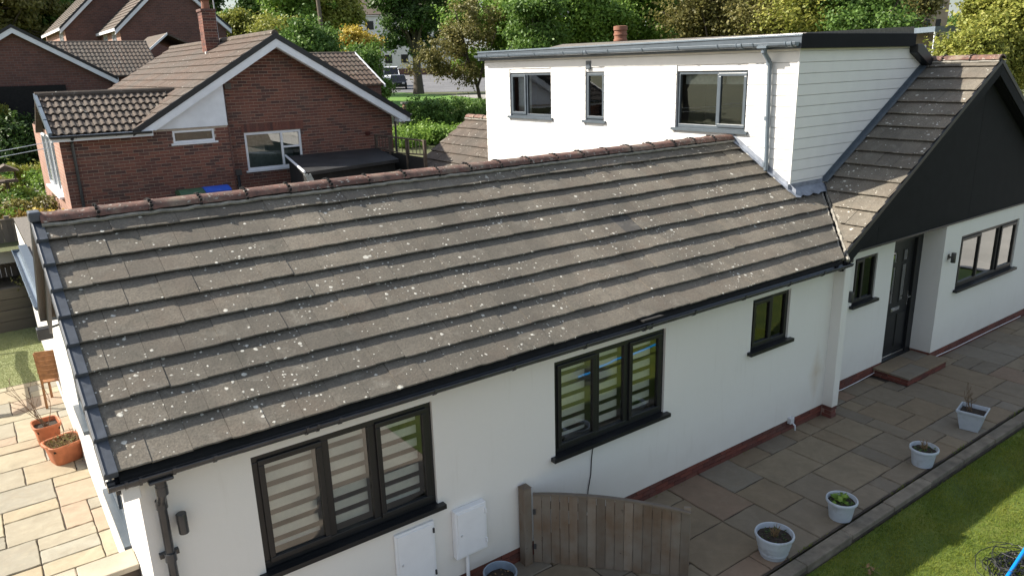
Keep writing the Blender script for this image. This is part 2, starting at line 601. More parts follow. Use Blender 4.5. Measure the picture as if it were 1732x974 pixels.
class Fr:
    """a local frame: a along u, b along n (outwards), c up"""
    def __init__(s, p, u, n, w=(0, 0, 1)):
        s.p, s.u, s.n, s.w = Vector(p), Vector(u), Vector(n), Vector(w)

    def __call__(s, a, b, c):
        return s.p + s.u * a + s.n * b + s.w * c


WORLD = Fr((0, 0, 0), (1, 0, 0), (0, 1, 0))


class MB:
    def __init__(s):
        s.v, s.f = [], []

    def add(s, vs, fs):
        k = len(s.v)
        s.v += [Vector(v) for v in vs]
        s.f += [tuple(i + k for i in f) for f in fs]
        return s

    def quad(s, a, b, c, d):
        return s.add([a, b, c, d], [(0, 1, 2, 3)])

    def box(s, x0, x1, y0, y1, z0, z1, fr=WORLD):
        p = [fr(x, y, z) for z in (z0, z1) for y in (y0, y1) for x in (x0, x1)]
        return s.add(p, [(0, 2, 3, 1), (4, 5, 7, 6), (0, 1, 5, 4), (2, 6, 7, 3), (0, 4, 6, 2), (1, 3, 7, 5)])

    def prism(s, poly, d, fr=WORLD):
        """poly: list of points, extruded by vector d"""
        n = len(poly)
        a = [Vector(q) for q in poly]
        d = Vector(d)
        vs = a + [q + d for q in a]
        fs = [tuple(range(n))[::-1], tuple(range(n, 2 * n))]
        fs += [(i, (i + 1) % n, n + (i + 1) % n, n + i) for i in range(n)]
        return s.add(vs, fs)

    def tube(s, pts, r, n=8, caps=True, rs=None):
        pts = [Vector(q) for q in pts]
        rings = []
        k0 = len(s.v)
        up = None
        for i, q in enumerate(pts):
            d = (pts[min(i + 1, len(pts) - 1)] - pts[max(i - 1, 0)]).normalized()
            if up is None:
                up = Vector((0, 0, 1)) if abs(d.z) < 0.9 else Vector((1, 0, 0))
            a = d.cross(up).normalized()
            b = a.cross(d).normalized()
            up = b
            rr = rs[i] if rs else r
            s.v += [q + (a * math.cos(t) + b * math.sin(t)) * rr for t in [2 * math.pi * j / n for j in range(n)]]
            rings.append(k0 + i * n)
        for i in range(len(pts) - 1):
            A, B = rings[i], rings[i + 1]
            s.f += [(A + j, A + (j + 1) % n, B + (j + 1) % n, B + j) for j in range(n)]
        if caps:
            s.f.append(tuple(range(rings[0], rings[0] + n))[::-1])
            s.f.append(tuple(range(rings[-1], rings[-1] + n)))
        return s

    def lathe(s, c, prof, n=24, sq=0.0):
        """prof: list of (r, z) about a vertical axis at c; sq>0 pulls towards a square"""
        c = Vector(c)
        k0 = len(s.v)
        for r, z in prof:
            for j in range(n):
                t = 2 * math.pi * j / n
                k = 1.0
                if sq:
                    k = 1.0 / (abs(math.cos(t)) ** sq + abs(math.sin(t)) ** sq) ** (1 / sq)
                s.v.append(c + Vector((math.cos(t) * r * k, math.sin(t) * r * k, z)))
        for i in range(len(prof) - 1):
            A, B = k0 + i * n, k0 + (i + 1) * n
            s.f += [(A + j, A + (j + 1) % n, B + (j + 1) % n, B + j) for j in range(n)]
        return s

    def build(s, name, mat, parent=None, bevel=0.0, seg=2, smooth=False, label=None, cat=None, group=None, kind=None):
        off = wl(parent) if parent else Vector((0, 0, 0))
        me = bpy.data.meshes.new(name)
        me.from_pydata([tuple(v - off) for v in s.v], [], s.f)
        me.validate()
        me.materials.append(M[mat] if isinstance(mat, str) else mat)
        o = bpy.data.objects.new(name, me)
        COL.objects.link(o)
        if parent:
            o.parent = parent
            WL[o.name] = off
        if smooth:
            me.polygons.foreach_set('use_smooth', [True] * len(me.polygons))
            try:
                me.set_sharp_from_angle(angle=math.radians(40))
            except Exception:
                pass
        if bevel:
            md = o.modifiers.new('bevel', 'BEVEL')
            md.width = bevel
            md.segments = seg
            md.limit_method = 'ANGLE'
            md.angle_limit = math.radians(40)
            md.harden_normals = False
        return tag(o, label, cat, group, kind)


def place(name, me, parent, loc, rot=None, kind=None):
    o = bpy.data.objects.new(name, me)
    COL.objects.link(o)
    off = Vector((0, 0, 0))
    if parent:
        o.parent = parent
        off = wl(parent)
    o.location = Vector(loc) - off
    if rot is not None:
        o.rotation_mode = 'QUATERNION'
        o.rotation_quaternion = rot
    return o


def numpy_mesh(name, verts, faces_n, mat, per=4):
    """verts (N,3) laid out so that each consecutive `per` vertices are a face"""
    me = bpy.data.meshes.new(name)
    nv = len(verts)
    nf = nv // per
    me.vertices.add(nv)
    me.vertices.foreach_set('co', verts.astype(np.float32).ravel())
    me.loops.add(nv)
    me.loops.foreach_set('vertex_index', np.arange(nv, dtype=np.int32))
    me.polygons.add(nf)
    me.polygons.foreach_set('loop_start', np.arange(0, nv, per, dtype=np.int32))
    me.polygons.foreach_set('loop_total', np.full(nf, per, dtype=np.int32))
    me.update(calc_edges=True)
    me.materials.append(M[mat])
    return me


def wall(name, fr, a0, a1, c0, c1, holes, mat, parent, reveal=0.09, top=None):
    """flat wall with real openings and reveals. top(a) optional upper outline as list of extra polygons"""
    holes = [(h[0], h[1], h[2] - 0.046, h[3]) for h in holes]
    m = MB()
    As = sorted({a0, a1, *[h[0] for h in holes], *[h[1] for h in holes]})
    Cs = sorted({c0, c1, *[h[2] for h in holes], *[h[3] for h in holes]})
    for i in range(len(As) - 1):
        for j in range(len(Cs) - 1):
            am, cm = (As[i] + As[i + 1]) / 2, (Cs[j] + Cs[j + 1]) / 2
            if any(h[0] < am < h[1] and h[2] < cm < h[3] for h in holes):
                continue
            m.quad(fr(As[i], 0, Cs[j]), fr(As[i + 1], 0, Cs[j]), fr(As[i + 1], 0, Cs[j + 1]), fr(As[i], 0, Cs[j + 1]))
    for h in holes:
        x0, x1, z0, z1 = h[:4]
        r = -reveal
        m.quad(fr(x0, 0, z0), fr(x0, r, z0), fr(x0, r, z1), fr(x0, 0, z1))
        m.quad(fr(x1, 0, z0), fr(x1, 0, z1), fr(x1, r, z1), fr(x1, r, z0))
        m.quad(fr(x0, 0, z1), fr(x0, r, z1), fr(x1, r, z1), fr(x1, 0, z1))
    return m.build(name, mat, parent)


def window(parent, fr, a0, a1, c0, c1, lights, mat, back=0.05, fw=0.06, sill=0.0, sillmat=None, glass='glass', openers=(), blind=None, inside=None, name='window', mw=0.03):
    """frame set `back` behind the wall face; lights = list of (a, a, c, c) fractions of the clear frame"""
    m = MB()
    d0, d1 = -back - 0.06, -back
    m.box(a0, a1, d0, d1, c1 - fw, c1, fr)
    m.box(a0, a1, d0, d1, c0, c0 + fw, fr)
    m.box(a0, a0 + fw, d0, d1, c0 + fw, c1 - fw, fr)
    m.box(a1 - fw, a1, d0, d1, c0 + fw, c1 - fw, fr)
    w = m.build(name, mat, parent, 0.006)
    A0, A1, C0, C1 = a0 + fw, a1 - fw, c0 + fw, c1 - fw
    W, H = A1 - A0, C1 - C0
    xs = sorted({round(l[1], 4) for l in lights if l[1] < 0.999})
    for x in xs:                                                    # full-height mullions between columns of lights
        k = A0 + x * W
        MB().box(k - mw, k + mw, d0 + 0.004, d1 - 0.004, C0, C1, fr).build('mullion', mat, w, 0.005)
    for i, (x0, x1, z0, z1) in enumerate(lights):
        p0 = A0 + x0 * W + (mw if x0 > 0.001 else 0)
        p1 = A0 + x1 * W - (mw if x1 < 0.999 else 0)
        q0 = C0 + z0 * H + (0.025 if z0 > 0.001 else 0)
        q1 = C0 + z1 * H - (0.025 if z1 < 0.999 else 0)
        if z0 > 0.001:
            MB().box(p0, p1, d0 + 0.004, d1 - 0.004, q0 - 0.05, q0, fr).build('transom', mat, w, 0.005)
        gd = d0 + 0.03
        if i in openers:
            s = MB()
            sw = 0.05
            e0, e1 = d1 - 0.02, d1 + 0.022
            P0, P1, Q0, Q1 = p0 - 0.018, p1 + 0.018, q0 - 0.018, q1 + 0.018
            s.box(P0, P1, e0, e1, Q1 - sw, Q1, fr)
            s.box(P0, P1, e0, e1, Q0, Q0 + sw, fr)
            s.box(P0, P0 + sw, e0, e1, Q0 + sw, Q1 - sw, fr)
            s.box(P1 - sw, P1, e0, e1, Q0 + sw, Q1 - sw, fr)
            s.build('sash', mat, w, 0.006)
            p0, p1, q0, q1 = P0 + sw, P1 - sw, Q0 + sw, Q1 - sw
            gd = d1 - 0.004
        g = MB()
        g.quad(fr(p0, gd, q0), fr(p1, gd, q0), fr(p1, gd, q1), fr(p0, gd, q1))
        g.build('pane', glass, w)
        if blind:
            b = MB()
            z = q1 - 0.02
            k = random.uniform(-0.004, 0.004)
            while z > q0 + 0.01:
                zz = max(q0 + 0.003, z - blind[0])
                b.box(p0 + 0.004, p1 - 0.004, d0 - 0.062 + k, d0 - 0.055 + k, zz, z, fr)
                z -= blind[0] + blind[1]
            b.build('blind', 'blind_fabric', w)
    # the room behind
    r = MB()
    e = d0 - 0.002
    D = -0.75
    r.quad(fr(a0, D, c0), fr(a1, D, c0), fr(a1, D, c1), fr(a0, D, c1))
    r.quad(fr(a0, e, c0), fr(a0, D, c0), fr(a0, D, c1), fr(a0, e, c1))
    r.quad(fr(a1, e, c0), fr(a1, e, c1), fr(a1, D, c1), fr(a1, D, c0))
    r.quad(fr(a0, e, c0), fr(a1, e, c0), fr(a1, D, c0), fr(a0, D, c0))
    r.quad(fr(a0, e, c1), fr(a0, D, c1), fr(a1, D, c1), fr(a1, e, c1))
    r.build('window_recess', inside or 'dark_interior', w)
    if sill:
        sb = MB().box(a0 - 0.06, a1 + 0.06, 0.001, sill, c0 - 0.05, c0 - 0.004, fr)
        sb.box(a0 + 0.001, a1 - 0.001, -back - 0.06, 0.001, c0 - 0.045, c0 - 0.001, fr)
        sb.build('sill', sillmat or mat, w)
    return w


def tile_mesh(name, w, ln, th, mat, jit=0.0, roman=False):
    bm = bmesh.new()
    if roman:
        n = 12
        prof = []
        for i in range(n + 1):
            t = i / n
            k = (t * 2) % 1.0
            h = 0.034 * max(0.0, math.sin(min(k / 0.72, 1.0) * math.pi)) ** 0.8
            prof.append((t * w, h))
        top0 = [bm.verts.new((x, 0, h)) for x, h in prof]
        top1 = [bm.verts.new((x, ln, h)) for x, h in prof]
        bot0 = [bm.verts.new((x, 0.002, h - th)) for x, h in prof]
        for i in range(n):
            bm.faces.new((top0[i], top0[i + 1], top1[i + 1], top1[i]))
            bm.faces.new((bot0[i], bot0[i + 1], top0[i + 1], top0[i]))
    else:
        n = 5
        b = 0.006
        xs = [w * i / n for i in range(n + 1)]
        j = [random.uniform(-jit, jit) for _ in xs]
        rows = [(lambda i: (xs[i], 0.0 + j[i], -th)), (lambda i: (xs[i], j[i] - 0.001, -b)), (lambda i: (xs[i], b + j[i], 0.0)), (lambda i: (xs[i], ln, 0.0)), (lambda i: (xs[i], ln, -th))]
        V = [[bm.verts.new(r(i)) for i in range(n + 1)] for r in rows]
        for a in range(len(V) - 1):
            for i in range(n):
                bm.faces.new((V[a][i], V[a][i + 1], V[a + 1][i + 1], V[a + 1][i]))
        for i in (0, n):
            fcs = [V[a][i] for a in range(len(V))]
            bm.faces.new(fcs if i else fcs[::-1])
    bm.normal_update()
    me = bpy.data.meshes.new(name)
    bm.to_mesh(me)
    bm.free()
    me.materials.append(M[mat])
    return me


def tile_roof(parent, E0, u, s, gauge, ncourse, w, urange, clips, variants, lift=0.045, th=0.026, bond=True, name='tile', vary=0.003, kind_after=None):
    """one object per tile; clips(course) -> list of (point, normal) planes, the normal side is kept"""
    u, s = Vector(u).normalized(), Vector(s).normalized()
    n = u.cross(s)
    tilt = math.atan2(0.038, gauge)
    out = []
    for i in range(ncourse):
        u0, u1 = urange(i)
        st = u0 - (w / 2 if (i % 2 and bond) else 0)
        k = 0
        while st + k * w < u1 - 0.01:
            a = st + k * w
            k += 1
            yaw = random.uniform(-vary, vary)
            tl = tilt + random.uniform(-0.004, 0.004)
            uu = (u * math.cos(yaw) + s * math.sin(yaw)).normalized()
            ss = n.cross(uu)
            s2 = (ss * math.cos(tl) - n * math.sin(tl)).normalized()
            n2 = uu.cross(s2)
            P = Vector(E0) + u * a + s * (i * gauge + random.uniform(-0.005, 0.005)) + n * (lift + random.uniform(-0.0035, 0.0035))
            R = Matrix((uu, s2, n2)).transposed().to_4x4()
            T = Matrix.Translation(P) @ R
            me = random.choice(variants)
            planes = clips(i)
            cs = [T @ Vector((x, y, 0)) for x in (0.0, w) for y in (0.0, gauge)]
            cut = []
            skip = False
            for pp, pn in planes:
                d = [(c - Vector(pp)).dot(Vector(pn)) for c in cs]
                if max(d) < 0.012:
                    skip = True
                if min(d) < 0:
                    cut.append((pp, pn))
            if skip:
                continue
            if cut:
                bm = bmesh.new()
                bm.from_mesh(me)
                Ti = T.inverted()
                for pp, pn in cut:
                    bmesh.ops.bisect_plane(bm, geom=bm.verts[:] + bm.edges[:] + bm.faces[:], plane_co=Ti @ Vector(pp), plane_no=(Ti.to_3x3() @ Vector(pn)), clear_inner=True)
                if not bm.faces:
                    bm.free()
                    continue
                me2 = bpy.data.meshes.new(name)
                bm.to_mesh(me2)
                bm.free()
                me2.materials.append(me.materials[0])
                me = me2
            o = place(name, me, parent, P, R.to_quaternion())
            out.append(o)
    return out


def ridge_tiles(parent, p0, d, n, ln, mat, r=0.115, name='ridge_tile', drop=0.055):
    """overlapping angular-round ridge tiles bedded in mortar"""
    d = Vector(d).normalized()
    side = d.cross(Vector((0, 0, 1))).normalized()
    ms = []
    for v in range(2):
        bm = bmesh.new()
        K = 9
        prof = []
        for i in range(K):
            t = math.pi * (0.06 + 0.88 * i / (K - 1))
            prof.append((-math.cos(t) * r * 1.14, math.sin(t) ** 0.8 * r * 0.86 - drop))
        st = [(0.0, 1.05), (0.012, 1.07), (0.05, 1.06), (0.06, 1.0), (ln - 0.012, 0.985), (ln, 0.96)]
        rings = []
        for a, k in st:
            rings.append([bm.verts.new((a, x * k, z * k + random.uniform(-0.0015, 0.0015))) for x, z in prof])
        for a in range(len(rings) - 1):
            for i in range(K - 1):
                bm.faces.new((rings[a][i], rings[a + 1][i], rings[a + 1][i + 1], rings[a][i + 1]))
        for e in (0, -1):
            low = [bm.verts.new((st[e][0], x * .86, z - 0.018)) for x, z in prof]
            for i in range(K - 1):
                bm.faces.new((rings[e][i], rings[e][i + 1], low[i + 1], low[i]))
        bm.normal_update()
        me = bpy.data.meshes.new(name)
        bm.to_mesh(me)
        bm.free()
        me.polygons.foreach_set('use_smooth', [True] * len(me.polygons))
        me.materials.append(M[mat])
        ms.append(me)
    mort = MB()
    for i in range(n):
        P = Vector(p0) + d * (i * ln)
        yaw = random.uniform(-0.012, 0.012)
        dd = (d + side * yaw + Vector((0, 0, random.uniform(-0.01, 0.01)))).normalized()
        sd = Vector((0, 0, 1)).cross(dd).normalized()
        R = Matrix((dd, sd, dd.cross(sd))).transposed()
        place(name, ms[i % 2], parent, P + Vector((0, 0, random.uniform(-0.004, 0.004))), R.to_quaternion())
        if i:
            # a lump of bedding mortar at each butt joint
            for k in range(9):
                t = math.pi * (0.05 + 0.9 * k / 8)
                q = P - side * (-math.cos(t) * r * 1.15) + Vector((0, 0, math.sin(t) ** .8 * r * 0.90 - drop))
                q += Vector((random.uniform(-.006, .006), random.uniform(-.006, .006), random.uniform(-.004, .003)))
                rr = random.uniform(0.008, 0.015)
                mort.box(q.x - rr, q.x + rr, q.y - rr, q.y + rr, q.z - rr, q.z + rr)
    mort.build('ridge_mortar', 'felt_dark', parent, kind='stuff')
    # bedding along both lower edges
    b = MB()
    L = n * ln
    steps = int(L / 0.08)
    for sgn in (-1, 1):
        pts = []
        for i in range(steps + 1):
            pts.append(Vector(p0) + d * (L * i / steps) + side * sgn * (r * 1.05 + random.uniform(-.006, .006)) + Vector((0, 0, -drop - 0.006 + random.uniform(-.006, .006))))
        b.tube(pts, 0.020, 6)
    b.build('ridge_bedding', 'mortar_valley', parent)


def gutter(parent, p0, p1, n_out, r, mat, clips, joints, name='gutter', depth=0.75):
    """half-round gutter from p0 to p1, open side up; n_out = horizontal outward direction"""
    p0, p1, no = Vector(p0), Vector(p1), Vector(n_out)
    L = (p1 - p0).length
    d = (p1 - p0).normalized()

    def half(ra, rb, a, b, m):
        K = 10
        A = [[p0 + d * q + no * (math.cos(math.pi + math.pi * i / K) * rr) + Vector((0, 0, math.sin(math.pi + math.pi * i / K) * rr)) for i in range(K + 1)] for rr in (ra, rb) for q in (a, b)]
        o0, o1, i0, i1 = A
        for X, Y in ((o0, o1), (i1, i0)):
            for i in range(K):
                m.quad(X[i], X[i + 1], Y[i + 1], Y[i])
        m.quad(o0[0], o1[0], i1[0], i0[0])
        m.quad(o0[K], i0[K], i1[K], o1[K])
        for X, Y in ((o0, i0), (o1, i1)):
            for i in range(K):
                m.quad(X[i], X[i + 1], Y[i + 1], Y[i])
    m = MB()
    half(r, r - 0.004, 0, L, m)
    # end stops
    for q in (0.0, L):
        K = 10
        m.add([p0 + d * q + no * (math.cos(math.pi + math.pi * i / K) * r) + Vector((0, 0, math.sin(math.pi + math.pi * i / K) * r)) for i in range(K + 1)], [tuple(range(K + 1))])
    # rolled front lip
    m.tube([p0 + no * r, p1 + no * r], 0.0055, 6)
    g = m.build(name, mat, parent)
    for q in clips:
        b = MB()
        half(r + 0.007, r + 0.0005, q - 0.012, q + 0.012, b)
        b.box(-0.013, 0.013, -0.012, 0.012, -0.006, 0.010, Fr(p0 + d * q + no * r, d, no))
        b.build('gutter_bracket', mat, g)
    for q in joints:
        b = MB()
        half(r + 0.006, r + 0.0005, q - 0.055, q + 0.055, b)
        half(r + 0.012, r + 0.0062, q - 0.055, q - 0.038, b)
        half(r + 0.012, r + 0.0062, q + 0.038, q + 0.055, b)
        for e in (-.046, .046):
            b.box(-0.010, 0.010, -0.012, 0.012, -0.008, 0.012, Fr(p0 + d * (q + e) + no * r, d, no))
        b.build('gutter_joint', mat, g)
    return g


def bricks(parent, fr, a0, a1, c0, rows, mat, blen=0.215, bh=0.065, joint=0.010, proud=0.006, depth=0.05, skip=None, row0=0, mesh=None, out=None, holes=()):
    """running bond, one object per brick (shared meshes), or appended to `out` MB"""
    me = {}
    objs = []
    for r in range(rows):
        z = c0 + r * (bh + joint)
        off = -(blen + joint) / 2 if (r + row0) % 2 else 0
        a = a0 + off
        while a < a1 - 0.02:
            x0, x1 = max(a, a0), min(a + blen, a1)
            a += blen + joint
            if x1 - x0 < 0.03:
                continue
            segs = [(x0, x1)]
            for h in holes:
                if z + bh > h[2] and z < h[3]:
                    ns = []
                    for (s0, s1) in segs:
                        if s1 <= h[0] or s0 >= h[1]:
                            ns.append((s0, s1))
                        else:
                            if h[0] - s0 > 0.03:
                                ns.append((s0, h[0]))
                            if s1 - h[1] > 0.03:
                                ns.append((h[1], s1))
                    segs = ns
            for (s0, s1) in segs:
                if skip and skip((s0 + s1) / 2, z + bh / 2):
                    continue
                b = proud + random.uniform(-0.002, 0.002)
                if out is not None:
                    out.box(s0, s1, b - depth, b, z, z + bh, fr)
                    continue
                L = round(s1 - s0, 3)
                if L not in me:
                    q = MB().box(0, L, -depth, 0, 0, bh, Fr((0, 0, 0), fr.u, fr.n))
                    mm = bpy.data.meshes.new('brick')
                    mm.from_pydata([tuple(v) for v in q.v], [], q.f)
                    mm.materials.append(M[mat])
                    me[L] = mm
                objs.append(place('brick', me[L], parent, fr(s0, b, z)))
    return objs


def slope_board(name, mat, parent, ax, az, pitch, xe, lo, hi, y0, y1, bevel=0.0, zmin=None):
    """board following a gable slope from a plumb cut at the apex to xe; lo/hi measured square to the slope"""
    k = math.hypot(1, pitch)
    f = lambda x, o: az + o * k - pitch * abs(x - ax)
    pts = [(ax, f(ax, lo)), (xe, f(xe, lo)), (xe, f(xe, hi)), (ax, f(ax, hi))]
    if zmin is not None:
        sg = 1 if xe > ax else -1
        xt = ax + sg * (az + hi * k - zmin) / pitch
        xb = ax + sg * (az + lo * k - zmin) / pitch
        if f(xe, lo) < zmin:
            if abs(xt - ax) > abs(xe - ax):
                pts = [(ax, f(ax, lo)), (xb, zmin), (xe, zmin), (xe, f(xe, hi)), (ax, f(ax, hi))]
            else:
                pts = [(ax, f(ax, lo)), (xb, zmin), (xt, zmin), (ax, f(ax, hi))]
    return MB().prism([(x, y0, z) for x, z in pts], (0, y1 - y0, 0)).build(name, mat, parent, bevel)


# ------------------------------------------------------------------ the ground
def sheet(name, pts, mat, z=None, kind='structure', label=None):
    m = MB()
    m.add([Vector(q) if len(q) == 3 else Vector((q[0], q[1], z)) for q in pts], [tuple(range(len(pts)))])
    return m.build(name, mat, kind=kind, label=label)


def terr(x, y):
    return 1.392 + 0.022 * y


# our own plot (low) and the land behind it (about 1.7 m higher, rising gently)
sheet('ground', [(-60, -400), (500, -400), (500, 13.05), (-60, 13.05)], 'garden_soil', -0.16, label='bare earth under the plot')
gm = MB()
ys = [13.25, 16, 20, 26, 34, 44, 56, 70, 90, 120, 170, 260, 500, 1500]
xs = [-1200, -400, -150, -60, -30, -10, 0, 10, 20, 30, 45, 60, 90, 150, 300, 700, 2000]
for i in range(len(ys) - 1):
    for j in range(len(xs) - 1):
        q = [(xs[j], ys[i]), (xs[j + 1], ys[i]), (xs[j + 1], ys[i + 1]), (xs[j], ys[i + 1])]
        gm.quad(*[Vector((x, y, terr(x, min(y, 260)))) for x, y in q])
gm.build('rising_ground', 'garden_soil', kind='structure', label='green ground rising gently behind the gardens')

# ---- front patio: coursed sandstone flags, one object each
def flags(parent, x0, x1, y0, y1, z, unit=0.295, mat='sandstone', joint=0.014, seed=3, keep=None, sizes=((3, 2), (2, 2), (2, 1), (1, 1), (2, 3), (1, 2), (3, 2), (2, 2))):
    rnd = random.Random(seed)
    nx, ny = int(round((x1 - x0) / unit)), int(round((y1 - y0) / unit))
    used = [[False] * ny for _ in range(nx)]
    me = {}
    for i in range(nx):
        for j in range(ny):
            if used[i][j]:
                continue
            opts = list(sizes)
            rnd.shuffle(opts)
            for a, b in opts + [(1, 1)]:
                if i + a > nx or j + b > ny:
                    continue
                if any(used[i + p][j + q] for p in range(a) for q in range(b)):
                    continue
                break
            for p in range(a):
                for q in range(b):
                    used[i + p][j + q] = True
            X, Y = x0 + i * unit, y0 + j * unit
            if keep and not keep(X + a * unit / 2, Y + b * unit / 2):
                continue
            key = (a, b, rnd.randrange(2))
            if key not in me:
                m = bmesh.new()
                W, H = a * unit - joint, b * unit - joint
                N = 6
                ring, top = [], []
                for k in range(4 * N):
                    e, t = divmod(k, N)
                    t /= N
                    P = [(t * W, 0), (W, t * H), (W - t * W, H), (0, H - t * H)][e]
                    c = rnd.uniform(-0.005, 0.005)
                    P = (P[0] + c, P[1] + rnd.uniform(-0.005, 0.005))
                    ring.append(m.verts.new((P[0], P[1], -0.04)))
                    fx, fy = 0.008 / W, 0.008 / H
                    top.append(m.verts.new((P[0] * (1 - 2 * fx) + W * fx, P[1] * (1 - 2 * fy) + H * fy, rnd.uniform(-0.002, 0.002))))
                mid = []
                for k in range(4 * N):
                    v = ring[k].co
                    mid.append(m.verts.new((v.x, v.y, -0.009)))
                for k in range(4 * N):
                    k2 = (k + 1) % (4 * N)
                    m.faces.new((ring[k], ring[k2], mid[k2], mid[k]))
                    m.faces.new((mid[k], mid[k2], top[k2], top[k]))
                m.faces.new(top)
                m.normal_update()
                mm = bpy.data.meshes.new('paving_slab')
                m.to_mesh(mm)
                m.free()
                mm.materials.append(M[mat])
                me[key] = mm
            o = place('paving_slab', me[key], parent, (X, Y, z + rnd.uniform(-0.003, 0.003)))
            o.rotation_euler = (rnd.uniform(-.003, .003), rnd.uniform(-.003, .003), rnd.uniform(-.003, .003))


pf = sheet('patio', [(4.3, -1.76), (19.5, -1.76), (19.5, 0.45), (4.3, 0.45)], 'joint_dirt', -0.016, label='shaded front path of mixed sandstone flags')
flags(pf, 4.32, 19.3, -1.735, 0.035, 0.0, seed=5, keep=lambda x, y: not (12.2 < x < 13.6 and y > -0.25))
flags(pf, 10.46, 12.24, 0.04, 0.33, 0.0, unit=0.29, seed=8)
pl = sheet('patio', [(-5.0, 0.2), (1.3, 0.2), (1.3, 9.42), (-5.0, 9.42)], 'joint_dirt', -0.016, label='sunlit side patio of pale sandstone flags')
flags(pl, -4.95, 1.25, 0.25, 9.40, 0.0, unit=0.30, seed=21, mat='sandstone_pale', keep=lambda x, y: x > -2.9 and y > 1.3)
sheet('driveway', [(-9, -14), (5.0, -14), (5.0, -1.9), (4.28, -1.76), (4.28, 0.2), (-9, 0.2)], 'drive_paving', -0.012, label='pale paved drive in front of the wing')
ft = sheet('turf', [(-6, 9.44), (1.3, 9.44), (1.3, 13.0), (-6, 13.0)], 'turf_base', 0.006, label='pale green artificial turf beside the side patio')

# ---- edging kerb and lawn
kb = MB().box(5.2, 20, -1.95, -1.76, -0.15, -0.05).build('kerb', 'joint_dirt', kind='structure', label='low concrete edging between path and lawn')
x = 5.25
while x < 19.5:
    L = random.uniform(0.86, 0.94)
    m = MB()
    z = random.uniform(-0.004, 0.004)
    m.box(x, x + L - 0.008, -1.945 + random.uniform(-.006, .006), -1.795, -0.13, 0.012 + z)
    m.build('kerb_stone', 'concrete_kerb', kb, 0.012)
    x += L
sheet('driveway', [(20.6, -14), (40, -14), (40, 4), (19.6, 4), (19.6, -1.9), (20.6, -1.97)], 'pavement_far', -0.05, label='pale drive beyond the far end of the lawn')
sheet('lawn', [(5.0, -14), (20.6, -14), (20.6, -1.965), (5.2, -1.965), (5.0, -2.2)], 'lawn_soil', -0.085, label='mown front lawn half in the shade of the house')


def blades(name, n, x0, x1, y0, y1, z, h, wd, mat, label, seed=1, fall=None):
    r = np.random.default_rng(seed)
    X = r.uniform(x0, x1, n)
    Y = r.uniform(y0, y1, n)
    if fall is not None:
        k = fall(X, Y, r)
        X, Y = X[k], Y[k]
        n = len(X)
    H = h * r.uniform(0.45, 1.25, n)
    t = r.uniform(0, 2 * np.pi, n)
    lean = r.uniform(0, 1.0, n) * H
    t2 = r.uniform(0, 2 * np.pi, n)
    w = wd * r.uniform(0.6, 1.3, n)
    V = np.zeros((n, 3, 3))
    V[:, 0] = np.stack([X - np.cos(t) * w, Y - np.sin(t) * w, np.full(n, z)], 1)
    V[:, 1] = np.stack([X + np.cos(t) * w, Y + np.sin(t) * w, np.full(n, z)], 1)
    V[:, 2] = np.stack([X + np.cos(t2) * lean, Y + np.sin(t2) * lean, z + H], 1)
    me = numpy_mesh(name, V.reshape(-1, 3), n, mat, 3)
    o = bpy.data.objects.new(name, me)
    COL.objects.link(o)
    return tag(o, label, 'grass', kind='stuff')


blades('grass', 150000, 6.0, 13.0, -4.6, -1.97, -0.09, 0.034, 0.0035, 'grass_blade', 'short green lawn grass beyond the path edging', 2,
       lambda X, Y, r: r.uniform(0, 1, len(X)) < np.clip(1.25 - np.abs(np.sin(X * 3.1 + 1.2 * np.sin(Y * 4)) * np.sin(Y * 5.3 + X)) * 0.8, 0.25, 1))
blades('turf_pile', 60000, -0.6, 1.3, 9.45, 13.0, 0.004, 0.014, 0.006, 'turf_blade', 'clipped pile of the artificial turf', 3)

wr = random.Random(17)
for i, (wx, wy, n_) in enumerate([(7.35, -1.75, 30), (9.2, -1.76, 26), (6.2, -1.74, 34), (10.8, -1.75, 24), (12.6, -1.76, 28), (8.6, -0.03, 16), (6.9, -0.03, 18), (11.6, 0.27, 18)]):
    wm = MB()
    for _ in range(n_):
        a_ = wr.uniform(0, 6.28)
        h_ = wr.uniform(.012, .045)
        p_ = Vector((wx + wr.gauss(0, .16), wy + wr.gauss(0, .010), -.012))
        w_ = Vector((math.cos(a_), math.sin(a_), 0)) * wr.uniform(.003, .007)
        wm.add([p_ - w_, p_ + w_, p_ + Vector((wr.uniform(-.03, .03), wr.uniform(-.02, .02), h_))], [(0, 1, 2)])
    wm.build('weeds', 'grass_blade', label=['weeds between the banded pot and the leafy pot along the kerb', 'weeds between the two fluted pots along the kerb', 'weeds in the kerb joint nearest the gate', 'weeds in the kerb joint before the square pot', 'weeds in the kerb joint beyond the square pot', 'weeds at the wall foot below the small window', 'weeds at the wall foot below the middle window', 'weeds at the foot of the porch wall'][i], cat='weeds', kind='stuff')

# ------------------------------------------------------------------ OUR HOUSE
YE, ZE, YR, ZR = -0.23, 2.50, 2.12, 3.98           # eave and ridge of the wing's front slope
SW = (ZR - ZE) / (YR - YE)
LW = math.hypot(YR - YE, ZR - ZE)
sW = Vector((0, YR - YE, ZR - ZE)).normalized()
GX, GZ, GS = 14.20, 5.07, 0.625                    # ridge of the front gable, its pitch
GE = 10.09
XD, YD = 10.50, 0.97                               # dormer face and cheek


def zw(y):
    return ZE + SW * (y - YE)


def zg(x):
    return GZ - GS * abs(GX - x)


